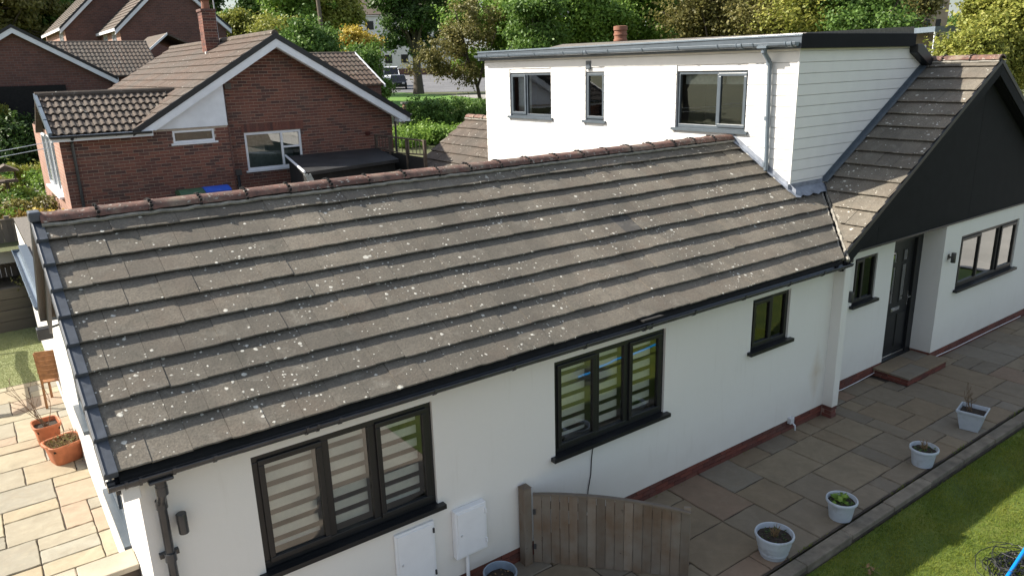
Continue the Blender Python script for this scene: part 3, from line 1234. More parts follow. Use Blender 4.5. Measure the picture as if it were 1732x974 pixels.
house = thing('bungalow', (6, 2, 0), 'white rendered bungalow with grey concrete tile roof, large white dormer and black gable', 'house')
FRONT = Fr((0, 0, 0), (1, 0, 0), (0, -1, 0))
W1 = (2.005, 3.69, 1.105, 2.185)
W2 = (5.165, 6.845, 1.105, 2.185)
W3 = (8.465, 9.275, 1.485, 2.185)
wall('wall', FRONT, 1.17, 10.29, 0.18, 2.47, [W1, W2, W3], 'wall_render', house, 0.07)
tri = (0.03, 0.50, 0.03)
w = window(house, FRONT, *W1, [(0, .36, 0, 1), (.36, .655, 0, 1), (.655, 1, 0, 1)], 'anthracite_black', 0.03, 0.072, 0.07, mw=0.042, openers=(0, 2), blind=(0.083, 0.052), inside='room_grey')
w = window(house, FRONT, *W2, [(0, .36, 0, 1), (.36, .66, 0, 1), (.66, 1, 0, 1)], 'anthracite_black', 0.03, 0.072, 0.07, mw=0.042, openers=(0, 2), blind=(0.083, 0.052), inside='room_grey')
w = window(house, FRONT, *W3, [(0, .55, 0, 1), (.55, 1, 0, 1)], 'anthracite_black', 0.03, 0.06, 0.07, mw=0.035, openers=(0,), inside='dark_interior', glass='glass_soft')

# gable end wall (facing left) and the flat-roofed extension that carries it on
GABL = Fr((1.17, 0, 0), (0, -1, 0), (-1, 0, 0))
LWN = [(-2.5, -1.35, 1.02, 2.05), (-4.5, -3.7, 1.25, 2.05)]
wall('wall', GABL, -12.3, 0.0, 0.0, 2.47, LWN, 'wall_render', house, 0.06)
for h in LWN:
    window(house, GABL, *h, [(0, .5, 0, 1), (.5, 1, 0, 1)], 'anthracite_grey', 0.03, 0.055, 0.06, openers=(0,), inside='curtain')
MB().add([(1.17, 0.0, 2.47), (1.17, 4.24, 2.47), (1.17, 2.12, 3.86)], [(0, 2, 1)]).build('gable_wall', 'wall_render', house)
MB().box(1.4, 10.2, 4.24, 4.3, 0.0, 2.47).build('rear_wall', 'wall_render', house)
ext = MB().box(1.17, 9.4, 4.8, 12.3, 2.42, 2.50).build('flat_roof', 'felt', house)
MB().box(1.04, 1.165, 4.6, 9.0, 2.36, 2.54).build('fascia', 'anthracite_grey', ext, 0.006)
gutter(house, (0.99, 4.75, 2.52), (0.99, 8.75, 2.52), (-1, 0, 0), 0.055, 'gutter_grey', [0.6, 1.6, 2.6, 3.6], [])

# brick plinth
pl1 = MB().box(1.2, 10.29, 0.014, 0.25, 0.0, 0.178).build('plinth', 'mortar_red', house)
bricks(pl1, Fr((0, 0.010, 0), (1, 0, 0), (0, -1, 0)), 3.75, 10.29, 0.004, 3, 'brick_plinth', bh=0.052, joint=0.008, depth=0.03)

# the pier where the wing meets the porch
MB().box(10.29, 10.44, -0.165, 0.32, 0.18, 2.40).build('pier', 'wall_render', house, 0.012)
pp = MB().box(10.30, 10.43, -0.150, 0.32, 0.0, 0.179).build('pier_plinth', 'mortar_red', house)
bricks(pp, Fr((10.30, -0.152, 0), (1, 0, 0), (0, -1, 0)), 0.0, 0.13, 0.004, 3, 'brick_plinth', bh=0.052, joint=0.008, depth=0.03)
bricks(pp, Fr((10.30, -0.15, 0), (0, 1, 0), (-1, 0, 0)), 0.0, 0.14, 0.004, 3, 'brick_plinth', bh=0.052, joint=0.008, depth=0.03)

# porch wall, door and small window
PORCH = Fr((0, 0.31, 0), (1, 0, 0), (0, -1, 0))
WP = (11.38, 12.02, 1.43, 2.17)
wall('wall', PORCH, 10.44, 12.52, 0.18, 2.47, [WP], 'wall_render', house, 0.06)
window(house, PORCH, *WP, [(0, .42, 0, 1), (.42, 1, 0, 1)], 'anthracite_black', 0.02, 0.05, 0.07, openers=(0,), glass='glass_soft')
pl2 = MB().box(10.44, 12.52, 0.322, 0.5, 0.0, 0.179).build('plinth', 'mortar_red', house)
bricks(pl2, Fr((0, 0.320, 0), (1, 0, 0), (0, -1, 0)), 10.44, 12.52, 0.004, 3, 'brick_plinth', bh=0.052, joint=0.008, depth=0.03)
MB().box(12.52, 13.53, 0.33, 0.42, 2.27, 2.47).build('door_lintel', 'anthracite_black', house)

DOOR = Fr((0, 0.40, 0), (1, 0, 0), (0, -1, 0))
dm = MB()
dm.box(12.52, 12.58, -0.06, 0.05, 0.10, 2.27, DOOR)
dm.box(13.36, 13.53, -0.06, 0.05, 0.10, 2.27, DOOR)
dm.box(12.58, 13.36, -0.06, 0.05, 2.21, 2.27, DOOR)
door = dm.build('front_door', 'anthracite_black', house, 0.006)
leaf = MB().box(12.585, 13.355, -0.05, 0.0, 0.21, 2.205, DOOR).build('door_leaf', 'anthracite_black', door, 0.005)
pn = MB()
for (a, b, c, d) in ((12.66, 12.95, 0.32, 0.92), (13.02, 13.29, 0.32, 0.92)):
    pn.box(a, b, 0.0, 0.012, c, d, DOOR)
pn.build('door_panel', 'anthracite_black', door, 0.008)
for (a, b, c, d) in ((12.68, 12.80, 1.86, 2.03), (13.03, 13.15, 1.86, 2.03), (12.68, 12.80, 1.15, 1.78), (13.03, 13.15, 1.15, 1.78)):
    g = MB()
    g.box(a - .02, b + .02, 0.0, 0.010, c - .02, c, DOOR).box(a - .02, b + .02, 0.0, 0.010, d, d + .02, DOOR)
    g.box(a - .02, a, 0.0, 0.010, c, d, DOOR).box(b, b + .02, 0.0, 0.010, c, d, DOOR)
    g.build('door_glass_bead', 'anthracite_black', door, 0.003)
    MB().quad(DOOR(a, 0.004, c), DOOR(b, 0.004, c), DOOR(b, 0.004, d), DOOR(a, 0.004, d)).build('door_pane', 'glass_strong', door)
MB().box(12.79, 13.06, 0.0, 0.014, 0.985, 1.05, DOOR).box(12.82, 13.03, 0.014, 0.022, 1.0, 1.036, DOOR).build('letterbox', 'chrome', door, 0.004)
MB().box(13.29, 13.325, 0.0, 0.015, 1.02, 1.27, DOOR).tube([DOOR(13.307, .015, 1.18), DOOR(13.307, .055, 1.18), DOOR(13.20, .06, 1.18)], 0.010, 8).build('door_handle', 'chrome', door)
MB().box(12.58, 13.36, -0.04, 0.03, 0.165, 0.205, DOOR).build('threshold', 'chrome', door, 0.004)
MB().box(12.52, 13.53, -0.06, 0.065, 0.085, 0.16, DOOR).build('door_base', 'anthracite_black', door, 0.006)

# step
stp = MB().box(12.29, 13.55, -0.27, 0.315, 0.0, 0.108).build('door_step', 'mortar_red', house)
for fr_, a0, a1 in ((Fr((0, -0.272, 0), (1, 0, 0), (0, -1, 0)), 12.29, 13.55), (Fr((12.288, 0, 0), (0, 1, 0), (-1, 0, 0)), -0.27, 0.31)):
    bricks(stp, fr_, a0, a1, 0.004, 2, 'brick_plinth', bh=0.046, joint=0.007, depth=0.03)
for a, b, c, d in ((12.27, 12.92, -0.295, 0.02), (12.93, 13.57, -0.295, 0.02), (12.27, 13.10, 0.03, 0.325), (13.11, 13.57, 0.03, 0.325)):
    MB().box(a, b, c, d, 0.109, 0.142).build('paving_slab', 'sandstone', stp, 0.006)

# right-hand front wall
WR = (14.125, 16.41, 1.22, 2.16)
wall('wall', FRONT, 13.53, 18.0, 0.18, 2.47, [WR], 'wall_render', house, 0.07)
MB().box(13.53, 13.56, 0.003, 0.46, 0.18, 2.47).build('porch_return_wall', 'wall_render', house)
window(house, FRONT, *WR, [(0, .345, 0, 1), (.345, .70, 0, 1), (.70, 1, 0, 1)], 'anthracite_black', 0.03, 0.072, 0.07, mw=0.042, openers=(0, 2), glass='glass_strong', inside='room_grey')
pl3 = MB().box(13.54, 18.0, 0.012, 0.4, 0.0, 0.179).build('plinth', 'mortar_red', house)
bricks(pl3, Fr((0, 0.010, 0), (1, 0, 0), (0, -1, 0)), 13.54, 18.0, 0.004, 3, 'brick_plinth', bh=0.052, joint=0.008, depth=0.03)
bricks(pl3, Fr((13.538, 0, 0), (0, 1, 0), (-1, 0, 0)), 0.02, 0.33, 0.004, 3, 'brick_plinth', bh=0.052, joint=0.008, depth=0.02)
MB().box(17.95, 18.0, 0.01, 9.0, 0.0, 2.47).build('side_wall', 'wall_render', house)


def wall_light(fr, a, c, mat='gutter_black'):
    t = thing('wall_light', fr(a, 0.0, c), '', 'light')
    MB().box(a - .03, a + .03, 0, .018, c - .045, c + .045, fr).build('back_plate', mat, t, 0.004)
    MB().box(a - .012, a + .012, .018, .05, c - .015, c + .015, fr).build('arm', mat, t)
    MB().lathe(fr(a, .085, c), [(0.0, -.085), (.036, -.085), (.038, -.08), (.038, .08), (.036, .085), (0.0, .085)], 16).build('lamp_body', mat, t, smooth=True)
    return t


wall_light(FRONT, 13.72, 1.87)['label'] = 'small black cylindrical wall light left of the right-hand front window'
wall_light(PORCH, 11.20, 1.62)['label'] = 'small black wall light beside the narrow porch window'
wall_light(FRONT, 1.42, 1.87)['label'] = 'small black wall light by the downpipe at the left corner'

# ---- wing roof
DK = 0.064
poly = [(1.05, YE + .02), (GE + .02, YE + .02), (11.30, YD), (XD, YD), (XD, YR), (1.05, YR)]
m = MB()
m.prism([(a, b, zw(b) - DK) for a, b in poly], (0, 0, -0.03))
roofw = m.build('front_roof', 'felt_dark', house)
TV = [tile_mesh('tile', 0.2828, 0.36, 0.012, 'tile_concrete', 0.004) for _ in range(5)]
gW = LW / 9
vd = Vector((1, 0.992, 0)).normalized()
vn = Vector((-vd.y, vd.x, 0))                      # to the wing's side of the valley
V0 = Vector((GE + 0.045, YE, 0))


def clipsW(i):
    y0 = YE + sW.y * gW * i
    c = [((1.045, 0, 0), (1, 0, 0)), ((0, YR - 0.01, 0), (0, -1, 0))]
    if y0 + 0.16 > YD:
        c.append(((XD - 0.025, 0, 0), (-1, 0, 0)))
    else:
        c.append((V0 + vn * 0.022, vn))
    return c


tile_roof(roofw, (0, YE, ZE), (1, 0, 0), sW, gW, 9, 0.285, lambda i: (1.045 - (0.06 if i % 2 == 0 else 0.0), 11.4 if i < 4 else XD), clipsW, TV, lift=0.02)
TN = tile_mesh('tile', 0.281, 0.36, 0.019, 'tile_new', 0.002)
odd = min((o for o in roofw.children if o.name.startswith('tile')), key=lambda o: (o.location + wl(roofw) - Vector((6.86, 0.80, 3.15))).length)
odd.data = TN
odd['label'] = 'darker, cleaner replacement tile'
ridge_tiles(roofw, (1.03, YR, ZR + 0.012), (1, 0, 0), 21, 0.4495, 'ridge_clay')
# rear slope, plain boarding under tiles (seen from behind only)
MB().prism([(1.05, YR, ZR - DK), (XD, YR, ZR - DK), (XD, 4.47, zw(-0.23) - DK), (1.05, 4.47, zw(-0.23) - DK)], (0, 0, 0.045)).build('rear_roof', 'tile_far', house)

# dry verge units up the left edge
nW = Vector((1, 0, 0)).cross(sW)
tl = math.atan2(0.038, gW)
s2 = (sW * math.cos(tl) - nW * math.sin(tl)).normalized()
n2 = Vector((1, 0, 0)).cross(s2)
for i in range(9):
    P = Vector((0.955, YE, ZE)) + sW * (i * gW - 0.012) + nW * 0.034
    fr_ = Fr(P, (1, 0, 0), s2, n2)
    v = MB()
    v.box(0.0, 0.092, 0, gW + 0.05, -0.006, 0.004, fr_)
    v.box(0.0, 0.006, 0, gW + 0.05, -0.115, -0.006, fr_)
    v.box(0.006, 0.092, 0, 0.006, -0.05, -0.006, fr_)
    v.tube([fr_(0.012, 0.004, 0.006), fr_(0.012, gW + 0.03, 0.006)], 0.007, 6)
    v.build('verge_cap', 'verge_grey', house, 0.003)
sR = Vector((0, 1, -SW)).normalized()
nR = Vector((0, SW, 1)).normalized()
frr = Fr((0.955, YR, ZR + 0.035), (1, 0, 0), sR, nR)
MB().box(0.0, 0.09, 0.05, LW + 0.05, -0.115, 0.0, frr).build('rear_verge', 'anthracite_black', house, 0.004)
vb = MB()
vb.box(0.945, 1.04, YR - 0.085, YR + 0.085, ZR - 0.02, ZR + 0.07)
vb.build('verge_apex_cap', 'verge_grey', house, 0.014)
# barge board under the verge
for s_, n_ in ((Vector((0, -1, -SW)).normalized(), Vector((0, -SW, 1)).normalized()), (sR, nR)):
    fb = Fr((1.02, YR, ZR - 0.04), (1, 0, 0), s_, n_)
    MB().box(0.0, 0.03, 0.0, LW, -0.22, -0.04, fb).build('barge_board', 'anthracite_black', house)
MB().box(1.05, 1.168, -0.19, 0.0, 2.24, 2.40).build('box_end', 'white_paint', house, 0.005)
# fascia and soffit
MB().box(1.05, GE + 0.38, -0.165, -0.14, 2.375, 2.455).build('fascia', 'anthracite_black', house, 0.004)
MB().box(1.05, GE + 0.38, -0.14, 0.001, 2.375, 2.39).build('soffit', 'anthracite_black', house)
g = gutter(house, (0.965, -0.232, 2.435), (10.26, -0.232, 2.415), (0, -1, 0), 0.060, 'gutter_black', [0.43, 0.72, 1.72, 2.62, 3.5, 4.4, 6.05, 6.95, 7.85, 8.6], [0.16, 1.48, 5.3])
# downpipe at the left end
gd = MB()
cx = 1.30
gd.tube([(cx, -.232, 2.385), (cx, -.232, 2.30)], 0.040, 14)
gd.box(cx - 0.085, cx + 0.085, -0.298, -0.166, 2.36, 2.385)
gd.build('gutter_outlet', 'gutter_black', house, 0.01)
dp = MB().tube([(cx, -.232, 2.32), (cx, -.225, 2.25), (cx, -.10, 2.12), (cx, -.075, 2.05), (cx, -.075, 0.05)], 0.034, 14).build('downpipe', 'gutter_black', house, smooth=True)
for z in (2.27, 2.08, 1.62, 0.8):
    y = -.228 if z > 2.2 else -.078
    b = MB().tube([(cx, y, z - .035), (cx, y, z + .035)], 0.043, 14)
    if z < 2:
        b.box(cx - .07, cx + .07, -.045, -.002, z - .018, z + .018)
    b.build('pipe_clip', 'gutter_black', dp, smooth=True)
# stray broken tile piece lying in the gutter
MB().box(-0.16, 0.14, -0.05, 0.05, -0.008, 0.008, Fr((6.32, -0.265, 2.49), (1, -.02, 0.0), (0, -1, 0.15))).build('slipped_slate', 'felt_dark', house)

# ---- gable roof (left slope), individual tiles
sG = Vector((1, 0, GS)).normalized()
roofg = MB().prism([(a, b, zg(a) - DK) for a, b in ((GE + .03, YE + .03), (11.30, YD), (11.30, 9.0), (GX, 9.0), (GX, -0.16), (GE + 0.07, -0.16))], (0, 0, -0.03)).build('gable_roof', 'felt_dark', house)
MB().prism([(a, b, zg(a) - 0.04) for a, b in ((GX, -0.17), (18.3, -0.17), (18.3, 9.0), (GX, 9.0))], (0, 0, 0.05)).build('gable_roof_far_slope', 'tile_concrete', house)
TG = [tile_mesh('tile', 0.2828, 0.385, 0.012, 'tile_concrete', 0.004) for _ in range(4)]


def clipsG(i):
    return [(V0 - vn * 0.035, -vn), ((0, -0.185, 0), (0, 1, 0)), ((0, YD - 0.05, 0), (0, -1, 0)), ((GX, 0, 0), (-1, 0, 0))]


tile_roof(roofg, (GE, 0, zg(GE)), (0, -1, 0), sG, 0.33, 15, 0.285, lambda i: (-YD, 0.185), clipsG, TG, lift=0.02)
ridge_tiles(roofg, (GX, -0.19, GZ + 0.012), (0, 1, 0), 4, 0.44, 'ridge_clay')
# valley: dark trough and a ragged mortar fillet each side
val = MB()
for i in range(2):
    pass
q0, q1 = V0 + vd * -0.02, V0 + vd * 1.62


def zval(p):
    return zw(p.y) - 0.035


val.quad(*[Vector((p.x, p.y, zw(p.y) - 0.034)) for p in (q0 - vn * .05, q1 - vn * .05, q1 + vn * .05, q0 + vn * .05)])
valley = val.build('valley', 'felt_dark', house)
mv = MB()
for sgn, wd in ((-1, 0.024), (1, 0.013)):
    pts, rs = [], []
    for i in range(46):
        p = q0 + vd * (1.55 * i / 45) + vn * sgn * (0.036 + random.uniform(-.008, .008))
        pts.append((p.x, p.y, zw(p.y) + (0.004 if sgn < 0 else -0.012) + random.uniform(-.010, .008)))
        rs.append(wd * random.uniform(0.7, 1.35))
    mv.tube(pts, wd, 7, True, rs)
mv.build('valley_mortar', 'mortar_valley', valley, smooth=True)

# ---- black gable front
cl = MB()
for a0, a1 in ((10.28, 11.32), (11.324, 14.2), (14.204, 17.1), (17.104, 18.12)):
    top = [(a1, -0.02, zg(a1) - 0.13), (a0, -0.02, zg(a0) - 0.13)]
    p = MB().prism([(a0, -0.02, 2.455), (a1, -0.02, 2.455)] + top, (0, 0.03, 0))
    p.build('cladding_panel', 'cladding_dark', house, 0.002)
MB().box(10.30, 18.1, -0.035, -0.022, 2.435, 2.465).build('cladding_trim', 'anthracite_black', house, 0.003)
MB().box(10.44, 13.53, -0.02, 0.42, 2.425, 2.434).build('porch_soffit', 'anthracite_black', house)
for sg in (-1, 1):
    sv = Vector((sg, 0, -GS)).normalized()
    nv = Vector((sg * GS, 0, 1)).normalized()
    fb = Fr((GX, -0.165, GZ - 0.03), sv, (0, -1, 0), nv)
    Lb = 4.72
    slope_board('barge_board', 'cladding_dark', house, GX, GZ - 0.03, GS, GX + sg * 4.02, -0.20, -0.022, -0.191, -0.161, 0.003)
    slope_board('verge_soffit', 'anthracite_black', house, GX, GZ - 0.03, GS, GX + sg * 4.02, -0.205, -0.185, -0.160, -0.024)
    for i in range(15):
        MB().box(0.02 + i * 0.33, 0.02 + i * 0.33 + 0.345, -0.005, 0.034, -0.045 + 0.0, 0.020, Fr((GX, -0.165, GZ - 0.03), sv, (0, -1, 0.0), (nv + sv * -0.0))).build('verge_cap', 'anthracite_black', house, 0.006)

# ---- dormer
dorm = MB().box(XD + 0.03, 13.62, YD + 0.03, 8.98, 2.9, 5.28).build('dormer', 'dark_interior', house)
DF = Fr((XD, 0, 0), (0, -1, 0), (-1, 0, 0))
DW = [(-8.05, -6.62, 4.12, 5.015), (-5.57, -5.04, 4.12, 5.015), (-3.27, -1.83, 4.09, 5.00)]
# core cut back at the openings: a wall behind the boards with real reveals
bpy.data.objects.remove(dorm, do_unlink=True)
dorm = wall('dormer', Fr((XD + 0.012, 0, 0), (0, -1, 0), (-1, 0, 0)), -8.98, -YD - 0.012, 2.6, 5.30, DW, 'white_paint', house, 0.10)
WL[dorm.name] = wl(house)
MB().add([(XD + .012, YD + .012, 2.9), (14.1, YD + .012, 2.9), (14.1, YD + .012, 5.3), (XD + .012, YD + .012, 5.3)], [(0, 1, 2, 3)]).build('dormer_cheek', 'white_paint', house)
BH = 0.155
z = 2.92
while z < 5.28:
    z1 = min(z + BH, 5.285)
    segs = [(-8.99, -YD + 0.004)]
    for h in DW:
        if z1 > h[2] + 0.01 and z < h[3] - 0.01:
            segs = [s for (a, b) in segs for s in ((a, min(b, h[0])), (max(a, h[1]), b)) if s[1] - s[0] > 0.02]
    for a, b in segs:
        zz0, zz1 = z, z1
        for h in DW:
            if a >= h[0] - 0.02 and b <= h[1] + 0.02:
                pass
        m = MB()
        m.add([DF(a, -.006, zz0 + .006), DF(b, -.006, zz0 + .006), DF(b, 0.007, zz0 + .010), DF(a, 0.007, zz0 + .010), DF(a, 0.003, zz1), DF(b, 0.003, zz1), DF(a, -.006, zz1), DF(b, -.006, zz1)],
              [(0, 1, 2, 3), (3, 2, 5, 4), (4, 5, 7, 6), (0, 3, 4, 6), (1, 7, 5, 2)])
        m.build('cladding_board', 'cladding_white', dorm)
    # cheek boards, running into the gable roof
    xe = min(14.0, GX - (GZ - z1) / GS + 0.25)
    x0 = XD - 0.004
    m = MB()
    CF = Fr((0, YD, 0), (1, 0, 0), (0, -1, 0))
    m.add([CF(x0, -.006, z + .006), CF(xe, -.006, z + .006), CF(xe, 0.007, z + .010), CF(x0, 0.007, z + .010), CF(x0, 0.003, z1), CF(xe, 0.003, z1), CF(x0, -.006, z1), CF(xe, -.006, z1)],
          [(0, 1, 2, 3), (3, 2, 5, 4), (4, 5, 7, 6), (0, 3, 4, 6), (1, 7, 5, 2)])
    if z > 3.0:
        m.build('cladding_board', 'cladding_white', dorm)
    z += BH
MB().box(XD - 0.014, XD + 0.012, YD - 0.014, YD + 0.012, 3.22, 5.29).build('corner_trim', 'cladding_white', dorm, 0.003)
window(house, DF, *DW[0], [(0, .38, 0, 1), (.38, 1, 0, 1)], 'anthracite_grey', 0.035, 0.055, 0.05, openers=(0,), inside='dark_interior')
window(house, DF, *DW[1], [(0, 1, 0, 1)], 'anthracite_grey', 0.035, 0.045, 0.05, openers=(0,), inside='dark_interior')
window(house, DF, *DW[2], [(0, .60, 0, 1), (.60, 1, 0, 1)], 'anthracite_grey', 0.035, 0.055, 0.05, openers=(1,), inside='dark_interior')
# curtain in the far window, roller blinds in the near one
cu = MB()
for i in range(14):
    y0 = 8.0 - i * 0.033
    cu.quad((XD + .20 + .02 * (i % 2), y0, 4.16), (XD + .20 + .02 * ((i + 1) % 2), y0 - .033, 4.16), (XD + .20 + .02 * ((i + 1) % 2), y0 - .033, 4.98), (XD + .20 + .02 * (i % 2), y0, 4.98))
cu.build('curtain', 'curtain', dorm)
for a, b in ((-3.20, -2.42), (-2.36, -1.90)):
    MB().box(a, b, -.165, -.160, 4.80, 4.955, DF).box(a, b, -.172, -.153, 4.785, 4.80, DF).build('roller_blind', 'curtain', dorm)
MB().box(-5.53, -5.41, 0.004, 0.03, 5.06, 5.215, DF).box(-5.52, -5.42, .03, .036, 5.075, 5.10, DF).box(-5.52, -5.42, .03, .036, 5.12, 5.145, DF).box(-5.52, -5.42, .03, .036, 5.165, 5.19, DF).build('air_vent', 'anthracite_grey', dorm, 0.003)
# flat roof, fascias, edge trim
fr1 = MB()
fr1.box(10.395, 13.50, 0.895, 9.06, 5.30, 5.455)
fr1.build('dormer_roof', 'felt_black', dorm)
MB().box(10.375, 10.394, 0.872, 9.08, 5.285, 5.475).build('fascia', 'anthracite_grey', dorm, 0.004)
MB().box(10.376, 13.52, 0.868, 0.892, 5.285, 5.485).build('fascia', 'cladding_dark', dorm, 0.004)
MB().box(10.395, XD - .006, 0.893, 9.05, 5.287, 5.298).build('soffit', 'white_paint', dorm)
MB().box(10.395, 13.50, 0.893, YD - .006, 5.287, 5.298).build('soffit', 'anthracite_black', dorm)
felt = MB()
a = [(10.41, 0.90, 5.457), (13.49, 0.90, 5.457), (13.49, 6.85, 5.457), (10.41, 6.85, 5.457)]
b = [(10.55, 0.91, 5.50), (13.49, 0.91, 5.595), (13.49, 6.72, 5.60), (10.9, 6.72, 5.555)]
felt.add(a + b, [(0, 1, 5, 4), (1, 2, 6, 5), (2, 3, 7, 6), (3, 0, 4, 7), (4, 5, 6, 7)])
felt.build('felt_covering', 'felt', dorm)
MB().box(10.36, 10.376, 0.86, 9.09, 5.455, 5.485).build('drip_trim', 'gutter_grey', dorm, 0.003)
gutter(dorm, (10.305, 9.05, 5.395), (10.305, 0.89, 5.37), (-1, 0, 0), 0.058, 'gutter_grey', [0.5, 1.3, 2.2, 3.1, 4.35, 5.2, 6.0, 6.8, 7.45], [3.72, 7.2, 8.05])
dq = MB()
dq.box(-.08, .08, -.07, .07, -.03, 0.0, Fr((10.305, 1.43, 5.335), (0, 1, 0), (-1, 0, 0)))
dq.tube([(10.305, 1.43, 5.31), (10.305, 1.43, 5.25), (10.42, 1.42, 5.13), (10.44, 1.415, 5.08), (10.44, 1.36, 3.53)], 0.034, 14)
dpp = dq.build('downpipe', 'gutter_grey', dorm, smooth=True)
for z in (5.27, 5.09, 4.3, 3.62):
    xx = 10.305 if z > 5.2 else 10.44
    MB().tube([(xx, 1.43 - (5.08 - z) * .03 if z < 5 else 1.43, z - .03), (xx, 1.43 - (5.08 - z) * .03 if z < 5 else 1.43, z + .03)], 0.042, 14).build('pipe_clip', 'gutter_grey', dpp, smooth=True)
# hopper box at the back of the cheek
hb = MB()
hb.add([(13.52, .83, 5.32), (13.70, .83, 5.32), (14.16, .83, 5.05), (14.02, .83, 4.96), (13.54, .83, 5.19),
        (13.52, .98, 5.32), (13.70, .98, 5.32), (14.16, .98, 5.05), (14.02, .98, 4.96), (13.54, .98, 5.19)],
       [(0, 1, 2, 3, 4), (9, 8, 7, 6, 5), (0, 5, 6, 1), (1, 6, 7, 2), (2, 7, 8, 3), (3, 8, 9, 4), (4, 9, 5, 0)])
hb.build('rainwater_chute', 'anthracite_black', dorm, 0.01)
# lead flashing up the side of the cheek, along the face and in the corner
ld = MB()
N = 26
for i in range(N):                               # along the dormer face, down the wing slope
    y0, y1 = YR + 0.05 - (YR + 0.05 - YD + 0.12) * i / N, YR + 0.05 - (YR + 0.05 - YD + 0.12) * (i + 1) / N
    z0, z1 = zw(min(y0, YR)) + .022, zw(min(y1, YR)) + .022
    wv0, wv1 = 0.065 + .012 * math.sin(i * 1.9), 0.065 + .012 * math.sin((i + 1) * 1.9)
    ld.quad((XD - wv0, y0, z0 + 0.004), (XD - wv1, y1, z1 + 0.004), (XD - .012, y1, z1 + .012), (XD - .012, y0, z0 + .012))
    ld.quad((XD - .012, y0, z0 + .012), (XD - .012, y1, z1 + .012), (XD - .011, y1, z1 + .085), (XD - .011, y0, z0 + .085))
for i in range(10):                              # corner apron in front of the cheek, on the wing slope
    x0, x1 = XD - 0.06 + 0.90 * i / 10, XD - 0.06 + 0.90 * (i + 1) / 10
    w0, w1 = YD - 0.17 - .02 * math.sin(i * 2.3), YD - 0.17 - .02 * math.sin((i + 1) * 2.3)
    ld.quad((x0, w0, zw(w0) + .034), (x1, w1, zw(w1) + .034), (x1, YD - .012, zw(YD) + .034), (x0, YD - .012, zw(YD) + .034))
    ld.quad((x0, YD - .012, zw(YD) + .034), (x1, YD - .012, zw(YD) + .034), (x1, YD - .011, zw(YD) + .10), (x0, YD - .011, zw(YD) + .10))
ld.build('lead_flashing', 'lead', dorm, smooth=True)
ls = MB()
for i in range(14):                              # soakers stepping up the cheek on the gable slope
    xa = 11.33 + i * 0.2
    xb = xa + 0.205
    o = 0.004 * (i % 2)
    ls.quad((xa, YD - .10, zg(xa) + .032 + o), (xb, YD - .10, zg(xb) + .032 + o), (xb, YD - .012, zg(xb) + .036 + o), (xa, YD - .012, zg(xa) + .036 + o))
    ls.quad((xa, YD - .012, zg(xa) + .036 + o), (xb, YD - .012, zg(xb) + .036 + o), (xb, YD - .011, zg(xb) + .10), (xa, YD - .011, zg(xa) + .10))
ls.build('lead_soaker', 'anthracite_grey', dorm)
# chimney pot showing above the dormer
MB().lathe((13.95, 8.22, 5.2), [(0.0, 0.0), (.15, 0.0), (.15, .45), (.165, .46), (.165, .50), (.15, .51), (.15, .58), (.165, .59), (.165, .63), (.15, .64), (.15, .70), (.17, .71), (.17, .80), (.12, .81), (.11, .4), (0.0, .4)], 20).build('chimney_pot', 'clay_pot', house, smooth=True)
MB().box(13.6, 14.3, 7.9, 8.6, 4.6, 5.2).build('chimney_stack', 'brick_far', house)

# ---- rear wing roof left of the dormer
RX, RZ = 11.96, 3.88
rr = MB().prism([(9.62, 8.6, RZ - .66 * (RX - 9.62) - .05), (RX, 8.6, RZ - .05), (RX, 12.0, RZ - .05), (9.62, 12.0, RZ - .66 * (RX - 9.62) - .05)], (0, 0, -0.03)).build('rear_wing_roof', 'felt_dark', house)
MB().prism([(RX, 8.6, RZ - .05), (14.3, 8.6, RZ - .05 - .66 * 2.34), (14.3, 12.0, RZ - .05 - .66 * 2.34), (RX, 12.0, RZ - .05)], (0, 0, 0.05)).build('rear_wing_far_slope', 'tile_concrete', house)
TR = [tile_mesh('tile', 0.281, 0.385, 0.028, 'tile_far', 0.003) for _ in range(3)]
tile_roof(rr, (9.62, 0, RZ - .66 * (RX - 9.62)), (0, -1, 0), (1, 0, .66), 0.33, 9, 0.285, lambda i: (-12.02, -8.6), lambda i: [((RX, 0, 0), (-1, 0, 0)), ((0, 12.02, 0), (0, -1, 0))], TR, lift=0.02)
ridge_tiles(rr, (RX, 8.6, RZ + .01), (0, 1, 0), 8, 0.43, 'ridge_clay')
MB().box(9.75, 14.2, 8.7, 11.9, 0.0, 2.4).build('rear_wing_wall', 'wall_render', house)


# ------------------------------------------------------------------ SMALL THINGS AT THE FRONT
def meter_box(a0, a1, c0, c1, d, label, hinge):
    t = thing('meter_box', FRONT((a0 + a1) / 2, 0, c0), label, 'meter box', 'white meter boxes on the front wall')
    MB().box(a0, a1, 0.001, d, c0, c1, FRONT).build('box_body', 'white_plastic', t, 0.008)
    MB().box(a0 + .025, a1 - .025, d, d + .008, c0 + .025, c1 - .025, FRONT).build('door', 'white_plastic', t, 0.004)
    MB().lathe(FRONT(a0 + .06, d + .010, (c0 + c1) / 2), [(0, -.010), (.011, -.010), (.011, .010), (0, .010)], 10).build('lock', 'number_silver', t)
    for c in (c0 + .1, c1 - .1):
        MB().box(a1 - .022, a1 - .006, d, d + .016, c - .025, c + .025, FRONT).build('hinge', 'gutter_black' if hinge else 'white_plastic', t)
    return t


meter_box(3.19, 3.62, 0.28, 0.955, 0.03, 'large flat white meter box nearest the triple window', True)
t = meter_box(3.83, 4.20, 0.425, 0.965, 0.075, 'smaller deeper white meter box beside the gate post', False)
MB().tube([(3.97, -.04, 0.43), (3.97, -.04, 0.0)], 0.019, 10).build('conduit', 'white_plastic', t)

